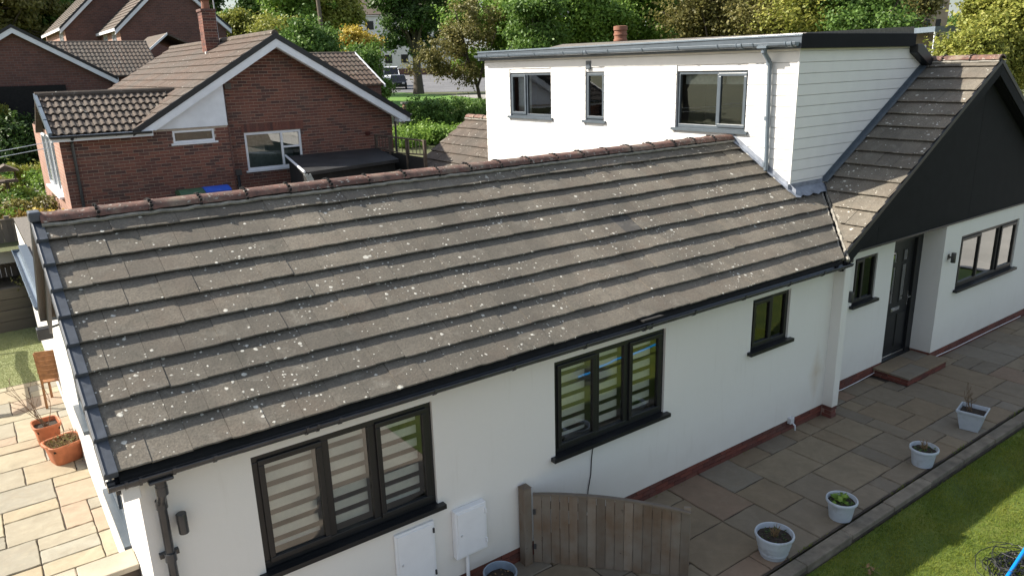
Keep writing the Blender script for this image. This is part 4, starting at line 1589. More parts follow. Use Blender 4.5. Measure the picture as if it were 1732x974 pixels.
cb = MB().tube([(5.70, -.03, 1.06), (5.692, -.012, 1.0), (5.68, -.008, .86), (5.672, -.008, .70), (5.63, -.010, .52), (5.60, -.012, .20), (5.6, -.03, 0.02)], 0.0055, 6)
cb.build('cable', 'cable_black', label='thin black cable hanging from the window sill behind the gate', cat='cable')
t = thing('outdoor_tap', (9.49, -.03, 0.10), 'small grey outside tap box on the brick plinth', 'tap')
MB().box(9.44, 9.53, -.055, 0.006, 0.13, 0.225).build('cover', 'number_silver', t, 0.01)
MB().tube([(9.485, -.05, .15), (9.485, -.10, .12), (9.49, -.10, .05)], 0.013, 8).build('spout', 'number_silver', t)
m = MB().tube([(10.95, 0.29, 0.05), (11.3, 0.285, 0.025), (11.8, 0.288, 0.03), (12.28, 0.287, 0.055)], 0.006, 6)
m.build('cable', 'white_plastic', label='thin white cable along the foot of the porch wall', cat='cable')
m = MB().tube([(13.6, -.012, 0.07), (14.5, -.014, 0.055), (15.8, -.012, 0.06), (17.2, -.014, 0.055)], 0.006, 6)
m.build('cable', 'white_plastic', label='thin white cable along the right-hand brick plinth', cat='cable')


# ---- timber gate, swung open, and its post
gp = thing('gate_post', (4.70, -.07, 0), 'square brown gate post standing against the white wall', 'post')
MB().box(4.645, 4.745, -.115, -.015, 0.0, 0.93).build('post', 'gate_wood', gp, 0.006)
MB().add([(4.64, -.12, .93), (4.75, -.12, .93), (4.75, -.01, .93), (4.64, -.01, .93), (4.695, -.065, .955)], [(0, 1, 4), (1, 2, 4), (2, 3, 4), (3, 0, 4)]).build('cap', 'gate_wood', gp)
gate = thing('garden_gate', (4.76, -.10, 0), 'weathered arched timber gate standing open beside the meter boxes', 'gate')
g0, g1 = Vector((4.765, -.115, 0)), Vector((5.86, -1.31, 0))
gu = (g1 - g0).normalized()
gn = Vector((gu.y, -gu.x, 0))                    # faces the camera side
GL = (g1 - g0).length
GF = Fr(g0, gu, gn)


def gtop(a):
    t = a / GL
    return 0.838 + 0.19 * t - 0.25 * t * t


nb = 17
for i in range(nb):
    a0, a1 = i * GL / nb, (i + 1) * GL / nb
    z0 = 0.03 + random.uniform(-.006, .006)
    d = random.uniform(0.0, 0.003) + (0.006 if i % 2 else 0.0)
    b = MB().prism([GF(a0, d, z0), GF(a1 - .004, d, z0), GF(a1 - .004, d, gtop(a1)), GF(a0, d, gtop(a0))], gn * 0.016)
    b.build('board', 'gate_wood', gate, 0.004)
cp = MB()
for i in range(24):
    a0, a1 = i * GL / 24, (i + 1) * GL / 24
    pts = [GF(a0, -.012, gtop(a0)), GF(a0, .034, gtop(a0)), GF(a0, .034, gtop(a0) + .02), GF(a0, -.012, gtop(a0) + .02)]
    p2 = [GF(a1, -.012, gtop(a1)), GF(a1, .034, gtop(a1)), GF(a1, .034, gtop(a1) + .02), GF(a1, -.012, gtop(a1) + .02)]
    for k in range(4):
        cp.quad(pts[k], pts[(k + 1) % 4], p2[(k + 1) % 4], p2[k])
cp.quad(*p2)
cp.build('top_rail', 'fence_wood', gate)
for z in (.2, .68):
    MB().box(0.02, GL - .02, -.03, -.003, z, z + .08, GF).build('brace_rail', 'gate_wood', gate, 0.004)
MB().box(GL - .07, GL, -.03, -.002, .03, .84, GF).build('stile', 'gate_wood', gate, 0.004)
for z in (.2, .62):
    MB().box(0, .03, .028, .034, z, z + .06, GF).build('hinge', 'gutter_black', gate)
# white stone that props it
st = MB().lathe((5.62, -1.36, 0.0), [(0, 0), (.06, 0), (.075, .03), (.06, .07), (.03, .09), (0, .092)], 9)
for v in st.v:
    v += Vector((random.uniform(-.01, .01), random.uniform(-.01, .01), 0))
st.build('stone', 'white_paint', label='small white stone lying in front of the open gate', cat='stone', smooth=True)


# ---- pots
def leafy(m, c, n, r, h, size):
    for _ in range(n):
        a = random.uniform(0, 6.28)
        d = r * math.sqrt(random.random())
        p = Vector(c) + Vector((math.cos(a) * d, math.sin(a) * d, h * random.random()))
        u = Vector((random.gauss(0, 1), random.gauss(0, 1), random.gauss(0, .4))).normalized()
        v = u.cross(Vector((random.gauss(0, .5), random.gauss(0, .5), 1)).normalized()).normalized()
        s = size * random.uniform(.6, 1.2)
        m.add([p - u * s * .1, p + u * s * .5 + v * s * .35, p + u * s * 1.1, p + u * s * .5 - v * s * .35], [(0, 1, 2, 3)])


def round_pot(loc, r, h, label, mat='pot_blue_white', ribs='bands', plant='dead', group='pale pots along the kerb', name='plant_pot', rot=0.0):
    t = thing(name, loc, label, 'plant pot', group)
    loc = Vector(loc)
    k = r
    if ribs == 'bands':
        prof = [(0, 0), (k * .66, 0), (k * .68, .01), (k * .74, h * .18), (k * .765, h * .2), (k * .77, h * .30), (k * .80, h * .36), (k * .83, h * .40), (k * .835, h * .50), (k * .87, h * .56), (k * .89, h * .60), (k * .895, h * .70), (k * .92, h * .76), (k * .93, h * .88), (k * 1.0, h * .885), (k * 1.02, h * .93), (k * 1.0, h * .985), (k * .96, h), (k * .92, h * .985), (k * .86, h * .72)]
    else:
        prof = [(0, 0), (k * .70, 0), (k * .72, .012), (k * .86, h * .80), (k * .88, h * .84), (k * .99, h * .85), (k * 1.01, h * .90), (k * 1.0, h * .975), (k * .97, h), (k * .92, h * .985), (k * .84, h * .72)]
    b = MB().lathe(loc, prof, 40)
    if ribs == 'flutes':
        for v in b.v:
            d = v - loc
            if 0.02 < d.z < h * .8 and math.hypot(d.x, d.y) > k * .6:
                a = math.atan2(d.y, d.x)
                s = 1 + 0.035 * math.cos(a * 20)
                v.x, v.y = loc.x + d.x * s, loc.y + d.y * s
    b.build('pot', mat, t, smooth=True)
    s = MB().lathe(loc + Vector((0, 0, h * .80)), [(0.0, .012), (k * .35, .018), (k * .6, .006), (k * .875, 0.0)], 20)
    for v in s.v:
        v.z += random.uniform(-.008, .008)
    s.build('soil', 'soil', t)
    pm = MB()
    if plant == 'dead':
        for _ in range(26):
            a = random.uniform(0, 6.28)
            p = loc + Vector((random.uniform(-.03, .03), random.uniform(-.03, .03), h * .8))
            q = p + Vector((math.cos(a) * .05, math.sin(a) * .05, random.uniform(.05, .14)))
            pm.tube([p, (p + q) / 2 + Vector((.008, 0, .01)), q], 0.0028, 4)
        pm.build('stalks', 'dead_plant', t)
        l2 = MB()
        leafy(l2, loc + Vector((0, 0, h * .81)), 60, k * .75, .02, .035)
        l2.build('leaves', 'leaf_dark', t)
    else:
        leafy(pm, loc + Vector((-.02, .03, h * .82)), 46, k * .42, .09, .07)
        pm.build('leaves', 'leaf_bright', t)
        l2 = MB()
        leafy(l2, loc + Vector((0, 0, h * .81)), 70, k * .75, .03, .035)
        l2.build('weeds', 'leaf_dark', t)
    return t


round_pot((6.89, -1.60, 0.0), 0.205, 0.275, 'largest pale pot with banded sides and dry stalks, nearest the gate', ribs='bands', plant='dead')
round_pot((8.09, -1.655, 0.0), 0.175, 0.25, 'pale fluted pot with fresh green leaves, second from the gate', ribs='flutes', plant='leaf')
round_pot((10.02, -1.64, 0.0), 0.175, 0.25, 'pale fluted pot with bare dark soil, third from the gate', ribs='flutes', plant='dead')
# square tapered pot with a bare twig
t = thing('plant_pot', (11.55, -1.56, 0), 'square tapered pale pot holding a bare brown twig shrub', 'plant pot', 'pale pots along the kerb')
q = MB()
A = math.radians(12)
ca, sa = math.cos(A), math.sin(A)
prof = [(.115, 0), (.118, .01), (.165, .26), (.178, .262), (.182, .30), (.165, .302), (.155, .22)]
for hw, z in prof:
    q.v += [Vector((11.55 + (ca * x - sa * y) * hw, -1.56 + (sa * x + ca * y) * hw, z)) for x, y in ((-1, -1), (1, -1), (1, 1), (-1, 1))]
q.f = [tuple(range(4))[::-1]] + [(i * 4 + j, i * 4 + (j + 1) % 4, i * 4 + 4 + (j + 1) % 4, i * 4 + 4 + j) for i in range(len(prof) - 1) for j in range(4)]
q.build('pot', 'pot_blue_white', t, 0.008)
MB().box(-.157, .157, -.157, .157, .22, .245, Fr((11.55, -1.56, 0), (ca, sa, 0), (-sa, ca, 0))).build('soil', 'soil', t)


def twigs(c, n, h, spread, r, seed):
    rn = random.Random(seed)
    m = MB()
    for _ in range(n):
        a = rn.uniform(0, 6.28)
        p = Vector(c) + Vector((rn.uniform(-.03, .03), rn.uniform(-.03, .03), 0))
        pts = [p]
        d = Vector((math.cos(a) * spread, math.sin(a) * spread, 1)).normalized()
        L = h * rn.uniform(.5, 1.0)
        for k in range(5):
            d = (d + Vector((rn.uniform(-.22, .22), rn.uniform(-.22, .22), 0.02))).normalized()
            pts.append(pts[-1] + d * L / 5)
            if k > 1:
                e = (d + Vector((rn.uniform(-.9, .9), rn.uniform(-.9, .9), .1))).normalized()
                m.tube([pts[-1], pts[-1] + e * L * .16, pts[-1] + e * L * .28 + Vector((0, 0, .01))], r * .5, 4)
        m.tube(pts, r, 5, True, [r * (1 - .14 * k) for k in range(6)])
    return m


twigs((11.58, -1.52, .23), 7, 0.36, 0.45, 0.006, 4).build('twigs', 'twig', t)
# grey bucket pot under the meter boxes
t = thing('plant_pot', (4.17, -.33, 0), 'grey plastic tub of dark soil below the smaller meter box', 'plant pot')
MB().lathe((4.17, -.33, 0), [(0, 0), (.125, 0), (.13, .012), (.155, .25), (.17, .255), (.175, .29), (.168, .30), (.158, .295), (.148, .20)], 36).build('pot', 'bucket_grey', t, smooth=True)
s = MB().lathe((4.17, -.33, .215), [(0, .02), (.06, .024), (.11, .006), (.152, 0)], 20)
for v in s.v:
    v.z += random.uniform(-.008, .008)
s.build('soil', 'soil', t)
l2 = MB()
leafy(l2, (4.17, -.33, .225), 26, .11, .02, .03)
l2.build('weeds', 'dead_plant', t)

# ---- netting and blue pole on the lawn
bp = MB().tube([(8.40, -3.30, .02), (9.05, -3.24, .10), (10.3, -3.14, .26)], 0.019, 12).build('pole', 'blue_plastic', label='bright blue plastic pole resting on black netting on the lawn', cat='pole', smooth=True)
nt = thing('garden_netting', (8.68, -3.30, -.085), 'tangled heap of black garden netting on the sunny lawn', 'netting')
nm = MB()
rn = random.Random(9)
for k in range(64):
    pts = []
    a = rn.uniform(0, 6.28)
    rad = rn.uniform(.10, .30)
    cx_, cy_ = rn.uniform(-.14, .14), rn.uniform(-.12, .12)
    zz = rn.uniform(0.01, .10)
    ln = rn.randint(8, 22)
    for i in range(ln):
        a += rn.uniform(.1, .42)
        rad = max(.04, min(.33, rad + rn.uniform(-.035, .035)))
        zz = max(0.004, min(.16, zz + rn.uniform(-.022, .022)))
        pts.append((8.70 + cx_ + math.cos(a) * rad, -3.30 + cy_ + math.sin(a) * rad * .8, -.085 + zz))
    nm.tube(pts, 0.0042, 4)
nm.build('mesh_strands', 'net_black', nt)
# fallen leaf litter
lf = MB()
for (x_, y_) in ((7.55, -2.36), (7.50, -2.34)):
    leafy(lf, (x_, y_, -.06), 8, .05, .03, .05)
lf.build('fallen_leaves', 'dead_plant', label='small cluster of brown fallen leaves on the shaded lawn', cat='leaves')

# ------------------------------------------------------------------ LEFT SIDE
# low coping wall at the corner
lw = thing('low_wall', (0.2, 1.05, 0), 'low boundary wall with flat beige concrete coping at the house corner', 'wall')
MB().box(-1.4, 1.165, 0.93, 1.14, 0.0, 1.0).build('wall_core', 'old_timber', lw)
for a, b in ((-1.4, -.35), (-.342, 0.70), (0.708, 1.165)):
    MB().box(a, b, 0.885, 1.18, 1.0, 1.055).build('coping_stone', 'concrete_beige', lw, 0.01)


def trough(c, w, d, h, label, rot, plant):
    t = thing('planter', c, label, 'planter', 'terracotta planters on the side patio')
    c = Vector(c)
    ca, sa = math.cos(rot), math.sin(rot)
    F = Fr(c, (ca, sa, 0), (-sa, ca, 0))
    b = MB()
    prof = [(.72, 0), (.74, .01), (.90, h * .84), (1.0, h * .85), (1.02, h * .98), (.98, h), (.90, h * .98), (.86, h * .7)]
    n = 32
    k0 = 0
    for s, z in prof:
        for j in range(n):
            a = 2 * math.pi * j / n
            p = 5.0
            k = 1.0 / (abs(math.cos(a)) ** p + abs(math.sin(a)) ** p) ** (1 / p)
            b.v.append(F(math.cos(a) * k * w / 2 * s, math.sin(a) * k * d / 2 * s, z))
    for i in range(len(prof) - 1):
        b.f += [(i * n + j, i * n + (j + 1) % n, i * n + n + (j + 1) % n, i * n + n + j) for j in range(n)]
    b.f.append(tuple(range(n))[::-1])
    b.build('pot', 'terracotta', t, smooth=True)
    MB().box(-w * .40, w * .40, -d * .40, d * .40, h * .7, h * .8, F).build('soil', 'soil', t)
    if plant == 'tree':
        twigs(c + Vector((0, 0, h * .8)), 7, 0.75, 0.55, 0.007, 12).build('twigs', 'twig', t)
    else:
        m = MB()
        for _ in range(240):
            p = F(random.uniform(-w * .42, w * .42), random.uniform(-d * .42, d * .42), h * .82)
            q_ = p + Vector((random.uniform(-.09, .09), random.uniform(-.09, .09), random.uniform(.01, .09)))
            m.tube([p, q_], 0.0035, 4)
        m.build('stalks', 'dead_plant', t)
        l_ = MB()
        leafy(l_, c + Vector((0, 0, h * .85)), 70, w * .4, .05, .05)
        l_.build('leaves', 'leaf_olive', t)
    return t


trough((0.83, 6.55, 0), 0.36, 0.40, 0.34, 'taller terracotta planter with a bare branching twig', 0.1, 'tree')
trough((0.97, 5.82, 0), 0.48, 0.42, 0.30, 'wide terracotta planter full of dead brown stalks', 0.28, 'dead')

# wooden garden chair, seen from behind
ch = thing('garden_chair', (1.16, 8.02, 0), 'slatted wooden garden chair standing beside the white wall', 'chair')
CF = Fr((0.93, 8.0, 0), (.97, -.24, 0), (.24, .97, 0))
for a in (0.0, 0.52):
    MB().tube([CF(a, -.10, .98), CF(a, 0.0, .45), CF(a, -.03, 0)], 0.022, 6).build('leg', 'teak', ch)
    MB().tube([CF(a, .45, .62), CF(a, .45, 0)], 0.022, 6).build('leg', 'teak', ch)
    MB().box(a - .03, a + .03, -.03, .50, .62, .645, CF).build('armrest', 'teak', ch, 0.004)
for i in range(6):
    z = .50 + i * .085
    MB().box(0.0, .52, -.012, .008, z, z + .079, Fr(CF(0, -.02 - (z - .45) * .17, 0), (.97, -.24, 0), (.24, .97, 0))).build('slat', 'teak', ch, 0.003)
for i in range(6):
    MB().box(0.0, .52, .0 + i * .078, .065 + i * .078, .43, .45, CF).build('slat', 'teak', ch, 0.003)

# curved tubes out of view, added and shaped to cast a shadow across turf and patio
sw = thing('turf_shadow_tubes', (-.2, 8.6, 0), 'curved dark tubes out of view left of the turf, added to cast a shadow on it', 'shadow_caster')
MB().tube([(-.25, 8.3, 0.0), (-.05, 8.55, .55), (-.03, 9.0, .82), (-.12, 10.5, .95), (-.33, 11.4, 1.1), (-.46, 12.55, 1.3)], 0.075, 10).build('upright', 'gutter_black', sw, smooth=True)
MB().tube([(-.46, 12.55, 1.3), (-1.2, 12.75, 1.32), (-2.2, 12.6, 1.25)], 0.028, 8).build('arm', 'gutter_black', sw, smooth=True)
MB().tube([(-1.2, 8.6, 0.03), (-.25, 8.3, 0.03), (-.5, 7.6, 0.03)], 0.04, 8).build('base', 'gutter_black', sw)

# flood light under the flat roof
fl = thing('flood_light', (1.0, 4.62, 2.2), 'black flood light bracketed under the rear eave corner', 'light')
MB().box(0.90, 1.06, 4.52, 4.66, 2.16, 2.30).build('lamp_housing', 'gutter_black', fl, 0.01)
MB().tube([(1.16, 4.6, 2.3), (1.05, 4.6, 2.28), (.98, 4.6, 2.24)], 0.014, 6).build('bracket', 'gutter_black', fl)

# retaining sleepers, planting strip and fence behind the turf
rt = thing('retaining_wall', (-2, 13.05, 0), 'low retaining wall of old horizontal sleepers below the fence', 'wall')
for r in range(4):
    x = -6.0 + (r % 2) * -.7
    while x < 9.4:
        L = 2.4
        MB().box(x, x + L - .01, 13.0 + random.uniform(-.012, .012) + r * .012, 13.2, r * .235, r * .235 + .228).build('sleeper', 'sleeper_wood', rt, 0.008)
        x += L
fe = thing('fence', (-2, 14.250, .95), 'weathered grey closeboard fence above the sleeper wall', 'fence')
x = -4.0
while x < 2.2:
    wd = random.uniform(.098, .106)
    MB().box(x, x + wd - .004, 14.190 + random.uniform(-.004, .004) + (0.008 if int(x * 10) % 2 else 0), 14.212, .93, 2.19 + random.uniform(-.012, .012)).build('fence_board', 'fence_wood', fe)
    x += wd
for x in (-2.5, -.7, 1.1, 2.15):
    MB().box(x - .05, x + .05, 14.220, 14.320, .9, 2.28).build('fence_post', 'fence_wood', fe)
MB().box(-4, 2.2, 14.220, 14.250, 1.9, 1.98).build('fence_rail', 'fence_wood', fe)
MB().box(-4, 2.2, 14.220, 14.250, 1.15, 1.23).build('fence_rail', 'fence_wood', fe)
MB().box(-4, 2.2, 14.175, 14.235, 2.195, 2.225).build('fence_capping', 'fence_wood', fe)

sheet('planting_bed', [(-8, 13.19), (9, 13.19), (9, 14.25), (-8, 14.25)], 'bed_soil', 0.93, label='dark soil bed behind the sleepers')

# ------------------------------------------------------------------ NEIGHBOUR'S BRICK BUNGALOW
YN = 13.9
nb_ = thing('brick_bungalow', (7, 18, 1.7), 'red-brown brick bungalow with white bargeboards facing the grey roof', 'house')
NF = Fr((0, YN, 0), (1, 0, 0), (0, -1, 0))
NG = Fr((0, YN + .30, 0), (1, 0, 0), (0, -1, 0))
AX, AZ, AS = 7.43, 6.10, 0.594                      # gable apex and pitch


def zn(x):
    return AZ - AS * abs(x - AX)


wn1 = (4.73, 5.70, 3.60, 3.89)
wn2 = (6.50, 8.00, 2.75, 3.70)
# lower front wall, left part
wall('wall', Fr((0, YN + .004, 0), (1, 0, 0), (0, -1, 0)), 2.36, 6.06, 1.5, 3.94, [wn1], 'mortar', nb_, 0.06)
nw1 = bpy.data.objects.get('wall') if False else None
leftwall = [o for o in nb_.children if o.name.startswith('wall')][0]
WL[leftwall.name] = wl(nb_)
bricks(leftwall, NF, 2.36, 6.06, 2.33, 21, 'brick_neighbour', depth=0.02, proud=0.004, holes=[wn1])
bj = MB()
bricks(None, NF, 2.36, 6.06, 2.33 - 9 * .075, 9, None, depth=0.02, proud=0.004, out=bj)
# gable wall
gw = MB()
hx = wn2
pts = [(6.06, 1.5), (10.72, 1.5), (10.72, zn(10.72) - .12), (AX, zn(AX) - .12), (6.06, zn(6.06) - .12)]
wall('gable_wall', Fr((0, YN + .304, 0), (1, 0, 0), (0, -1, 0)), 6.06, 10.72, 1.5, 3.98, [wn2], 'mortar', nb_, 0.06)
MB().add([NG(6.06, -.004, 3.98), NG(10.72, -.004, 3.98), NG(AX, -.004, zn(AX) - .1), NG(6.06, -.004, zn(6.06) - .1)], [(0, 1, 2, 3)]).build('gable_wall', 'mortar', nb_)
bricks(None, NG, 6.06, 10.72, 1.62, 60, None, depth=0.02, proud=0.004, out=bj, holes=[wn2], skip=lambda a, c: c > zn(a) - .10)
# soldier course over the window
for i in range(22):
    bj.box(6.45 + i * .075, 6.45 + i * .075 + .065, -.02, .010, 3.715, 3.93, NG)
o = bj.build('brickwork', 'brick_joined', nb_, kind='stuff')
# left end wall with window, sunlit
NL = Fr((2.36, 0, 0), (0, -1, 0), (-1, 0, 0))
wl1 = (-18.2, -15.2, 2.45, 3.85)
wall('end_wall', NL, -20.2, -YN, 1.5, 3.96, [wl1], 'brick_far_pink', nb_, 0.05)
window(nb_, NL, *wl1, [(0, .33, 0, 1), (.33, .67, 0, 1), (.67, 1, 0, 1)], 'white_plastic', 0.02, 0.07, 0.10, openers=(0,), inside='curtain')
MB().box(2.4, 10.6, 20.1, 20.2, 1.5, 4.0).build('rear_wall', 'brick_far', nb_)
MB().box(10.66, 10.72, YN + .31, 22.0, 1.5, 3.95).build('side_wall', 'brick_far', nb_)
window(nb_, NF, *wn1, [(0, 1, 0, 1)], 'white_plastic', 0.01, 0.05, 0.04, inside='dark_interior', glass='glass_strong')
window(nb_, NG, *wn2, [(0, .66, 0, 1), (.66, 1, 0, .56), (.66, 1, .56, 1)], 'white_plastic', 0.01, 0.06, 0.05, openers=(), inside='curtain', glass='glass_strong')
# white spandrel above the lower wall
sp = MB()
sp.prism([(3.98, YN - .02, 3.945), (6.06, YN - .02, 3.945), (6.06, YN - .02, zn(6.06) - .12), (4.25, YN - .02, zn(4.25) - .12), (3.98, YN - .02, 4.0)], (0, 0.02, 0))
sp.build('spandrel_panel', 'fascia_white', nb_)
MB().box(6.04, 6.07, YN - .02, YN + .30, 1.5, 5.0).build('corner_return', 'brick_far', nb_)
# roof: two slopes with stepped courses
for sg, x_end in ((-1, 3.84), (1, 11.05)):
    Lr = abs(x_end - AX) * math.hypot(1, AS)
    sv = Vector((-sg, 0, AS)).normalized()
    base = Vector((x_end, 0, zn(x_end)))
    rf = MB()
    ncr = 12
    gg = Lr / ncr
    nv = Vector((sg * AS, 0, 1)).normalized()
    rr_ = random.Random(3)
    y0, y1 = YN - .18, 24.9
    for i in range(ncr):
        yy = y0 - (.15 if i % 2 else 0)
        while yy < y1:
            a, b = max(yy, y0), min(yy + .296, y1)
            yy += .30
            if b - a < .03:
                continue
            j = rr_.uniform(-.003, .003)
            p0 = base + sv * (i * gg) + nv * (.03 + j)
            p1 = base + sv * (i * gg + gg) + nv * (.002 + j)
            q0 = base + sv * (i * gg) + nv * (-.01)
            rf.add([(p0.x, a, p0.z), (p0.x, b, p0.z), (p1.x, b, p1.z), (p1.x, a, p1.z), (q0.x, a, q0.z), (q0.x, b, q0.z)], [(0, 1, 2, 3), (4, 5, 1, 0)])
    o = rf.build('roof_tiles', 'tile_far_red', nb_, kind='stuff')
    dk = MB()
    dk.add([(x_end, y0, zn(x_end) - .02), (AX, y0, AZ - .02), (AX, y1, AZ - .02), (x_end, y1, zn(x_end) - .02)], [(0, 1, 2, 3)])
    dk.build('roof', 'felt_dark', nb_)
    # barge boards: dark verge above a white board
    slope_board('verge_trim', 'anthracite_black', nb_, AX, AZ - .02, AS, x_end, -.09, .035, YN - .228, YN - .196)
    slope_board('barge_board', 'fascia_white', nb_, AX, AZ - .02, AS, x_end if sg < 0 else 10.95, -.26, -.092, YN - .212, YN - .17, zmin=3.95 if sg < 0 else 3.75)
    slope_board('verge_soffit', 'fascia_white', nb_, AX, AZ - .02, AS, x_end + .5 if sg < 0 else 10.9, -.27, -.25, YN - .168, YN - .03)
rg = MB()
for i in range(24):
    y = YN - .18 + i * .46
    rg.tube([(AX, y, AZ + .0), (AX, y + .45, AZ + .0)], .09, 8)
rg.build('ridge', 'tile_far', nb_)
MB().prism([(10.72, YN - .19, 3.74), (11.06, YN - .19, 3.74), (11.06, YN - .19, 3.93), (10.9, YN - .19, 4.02), (10.72, YN - .19, 4.0)], (0, .3, 0)).build('box_end', 'fascia_white', nb_)
gutter(nb_, (11.10, YN - .15, 3.93), (11.10, 22, 3.93), (1, 0, 0), .055, 'gutter_black', [], [])
MB().tube([(10.78, YN + .2, 3.85), (10.76, YN + .2, 1.6)], .033, 8).build('downpipe', 'gutter_black', nb_)
# left pantiled lean roof with its own ridge
EX0, EX1 = 2.20, 5.25
eY, eZ, rY, rZ = YN - .22, 3.98, 15.5, 4.80
es = Vector((0, rY - eY, rZ - eZ)).normalized()
eL = math.hypot(rY - eY, rZ - eZ)
er = MB().prism([(EX0, eY, eZ - .05), (4.05, eY, eZ - .05), (5.3, rY, rZ - .05), (EX0, rY, rZ - .05)], (0, 0, -.03)).build('side_roof', 'felt_dark', nb_)
RT = [tile_mesh('pantile', 0.30, 0.36, 0.022, 'tile_far', 0, True) for _ in range(2)]
vN = Vector((-1, .6, 0)).normalized()
tile_roof(er, (0, eY, eZ), (1, 0, 0), es, eL / 6, 6, 0.302, lambda i: (EX0 + .02, 5.6), lambda i: [((4.05 + .0, eY, 0), Vector((-1.6, 1.12, 0)).normalized())], RT, lift=0.012, bond=False, name='pantile')
MB().tube([(EX0, rY, rZ + .0), (EX1 + .02, rY, rZ + .0)], .085, 10).build('ridge', 'tile_far', nb_)
MB().prism([(EX0, rY, rZ - .02), (EX1 + 1, rY, rZ - .02), (EX1 + 1, 17.4, rZ - .95), (EX0, 17.4, rZ - .95)], (0, 0, .04)).build('side_roof_far_slope', 'tile_far', nb_)
fe_ = Fr((EX0 - .03, eY, eZ + .02), (1, 0, 0), es, Vector((1, 0, 0)).cross(es))
for i in range(6):
    MB().box(0, .07, i * eL / 6 - .01, (i + 1) * eL / 6, -.10, .045 - .012 * (i % 2), fe_).build('verge_cap', 'gutter_grey', nb_)
MB().box(EX0, 4.27, eY - .0, eY + .03, 3.83, 3.96).build('fascia', 'fascia_white', nb_)
MB().box(EX0, 4.27, eY + .03, YN + .01, 3.83, 3.85).build('soffit', 'fascia_white', nb_)
gutter(nb_, (EX0 - .02, eY - .055, 3.955), (4.24, eY - .055, 3.945), (0, -1, 0), .055, 'gutter_black', [.5, 1.3], [])
MB().tube([(2.60, eY - .05, 3.9), (2.60, YN - .05, 3.78), (2.60, YN - .05, 1.6)], .035, 8).build('downpipe', 'gutter_black', nb_)
MB().tube([(6.14, YN - .03, 2.72), (6.14, YN - .03, 1.6)], .04, 8).box(6.07, 6.21, YN - .12, YN + .02, 2.70, 2.84).build('soil_pipe', 'gutter_black', nb_)
MB().box(6.16, 6.32, YN + .23, YN + .292, 4.80, 4.95).build('air_vent', 'felt', nb_)
MB().box(9.87, 10.0, YN + .26, YN + .292, 3.40, 3.50).build('flue_cover', 'lamp_red', nb_)
# chimney
chm = MB()
CFx, CFy = (6.86, 7.24), (17.95, 18.40)
core = MB().box(CFx[0] + .006, CFx[1] - .006, CFy[0] + .006, CFy[1] - .006, 5.4, 6.93).build('chimney', 'mortar', nb_)
cbm = MB()
for fr_, L in ((Fr((CFx[0], CFy[0], 0), (1, 0, 0), (0, -1, 0)), .38), (Fr((CFx[0], CFy[0], 0), (0, 1, 0), (-1, 0, 0)), .45)):
    bricks(None, fr_, 0, L, 5.45, 20, None, depth=.02, proud=.003, out=cbm)
cbm.build('brickwork', 'brick_joined', core, kind='stuff')
MB().box(CFx[0] - .025, CFx[1] + .025, CFy[0] - .025, CFy[1] + .025, 6.90, 6.97).build('chimney_cap', 'brick_far', core)
MB().lathe((7.05, 18.18, 6.97), [(.12, 0), (.11, .22), (.13, .24), (.10, .26), (.0, .26)], 14).build('chimney_pot', 'clay_pot', core)
MB().lathe((7.05, 18.18, 7.2), [(.05, 0), (.17, .04), (.17, .07), (.0, .14)], 14).build('cowl', 'number_silver', core)
MB().box(CFx[0] - .06, CFx[1] + .05, CFy[0] - .09, CFy[0] - .002, 5.68, 5.80).build('lead_flashing', 'white_paint', core)
MB().tube([(7.32, 18.25, 5.9), (7.30, 18.25, 8.2)], .018, 6).build('aerial_mast', 'number_silver', core)
# rear right roof
bk = MB()
for i in range(7):
    for j in range(12):
        a, b = 10.1 + j * .155, 10.1 + j * .155 + .15
        y_, z_ = 17.0 + i * .29, 4.70 + i * .145
        bk.add([(a, y_, z_ + .03), ((a + b) / 2, y_, z_ + .055), (b, y_, z_ + .03), (b, y_ + .29, z_ + .15), ((a + b) / 2, y_ + .29, z_ + .175), (a, y_ + .29, z_ + .15), (a, y_, z_ - .02), (b, y_, z_ - .02)], [(0, 1, 4, 5), (1, 2, 3, 4), (6, 7, 2, 1, 0)])
bk.build('roof_tiles', 'tile_far_red', nb_, kind='stuff')
MB().tube([(10.1, 19.05, 5.70), (11.98, 19.05, 5.70)], .07, 8).build('ridge', 'tile_far', nb_)
MB().prism([(11.96, 16.95, 4.62), (12.0, 16.95, 4.62), (12.0, 19.05, 5.68), (11.96, 19.05, 5.68)], (0, 0, .09)).build('verge_trim', 'fascia_white', nb_)
MB().box(10.8, 11.9, 17.1, 21, 1.6, 4.68).build('garage_wall', 'brick_far', nb_)
# black flat-roofed lean-to
lt = thing('lean_to', (8.4, 12.6, 1.6), 'dark flat-roofed timber lean-to in front of the brick gable', 'shed')
MB().add([(6.90, 11.25, 2.93), (9.70, 11.95, 2.93), (10.05, 13.88, 3.06), (7.42, 13.88, 3.06), (6.90, 11.25, 2.85), (9.70, 11.95, 2.85), (10.05, 13.88, 2.98), (7.42, 13.88, 2.98)],
         [(0, 1, 2, 3), (7, 6, 5, 4), (0, 4, 5, 1), (1, 5, 6, 2), (2, 6, 7, 3), (3, 7, 4, 0)]).build('roof', 'felt_black', lt)
MB().tube([(6.88, 11.22, 2.95), (7.40, 13.86, 3.08)], .03, 6).build('edge_trim', 'fascia_white', lt)
MB().prism([(6.98, 11.35, 1.6), (9.62, 12.02, 1.6), (9.62, 12.02, 2.84), (6.98, 11.35, 2.84)], (0, .05, 0)).build('front_wall', 'felt_dark', lt)
MB().prism([(6.98, 11.35, 1.6), (7.45, 13.8, 1.6), (7.45, 13.8, 2.9), (6.98, 11.35, 2.84)], (.05, 0, 0)).build('side_wall', 'felt_dark', lt)
rg_ = MB()
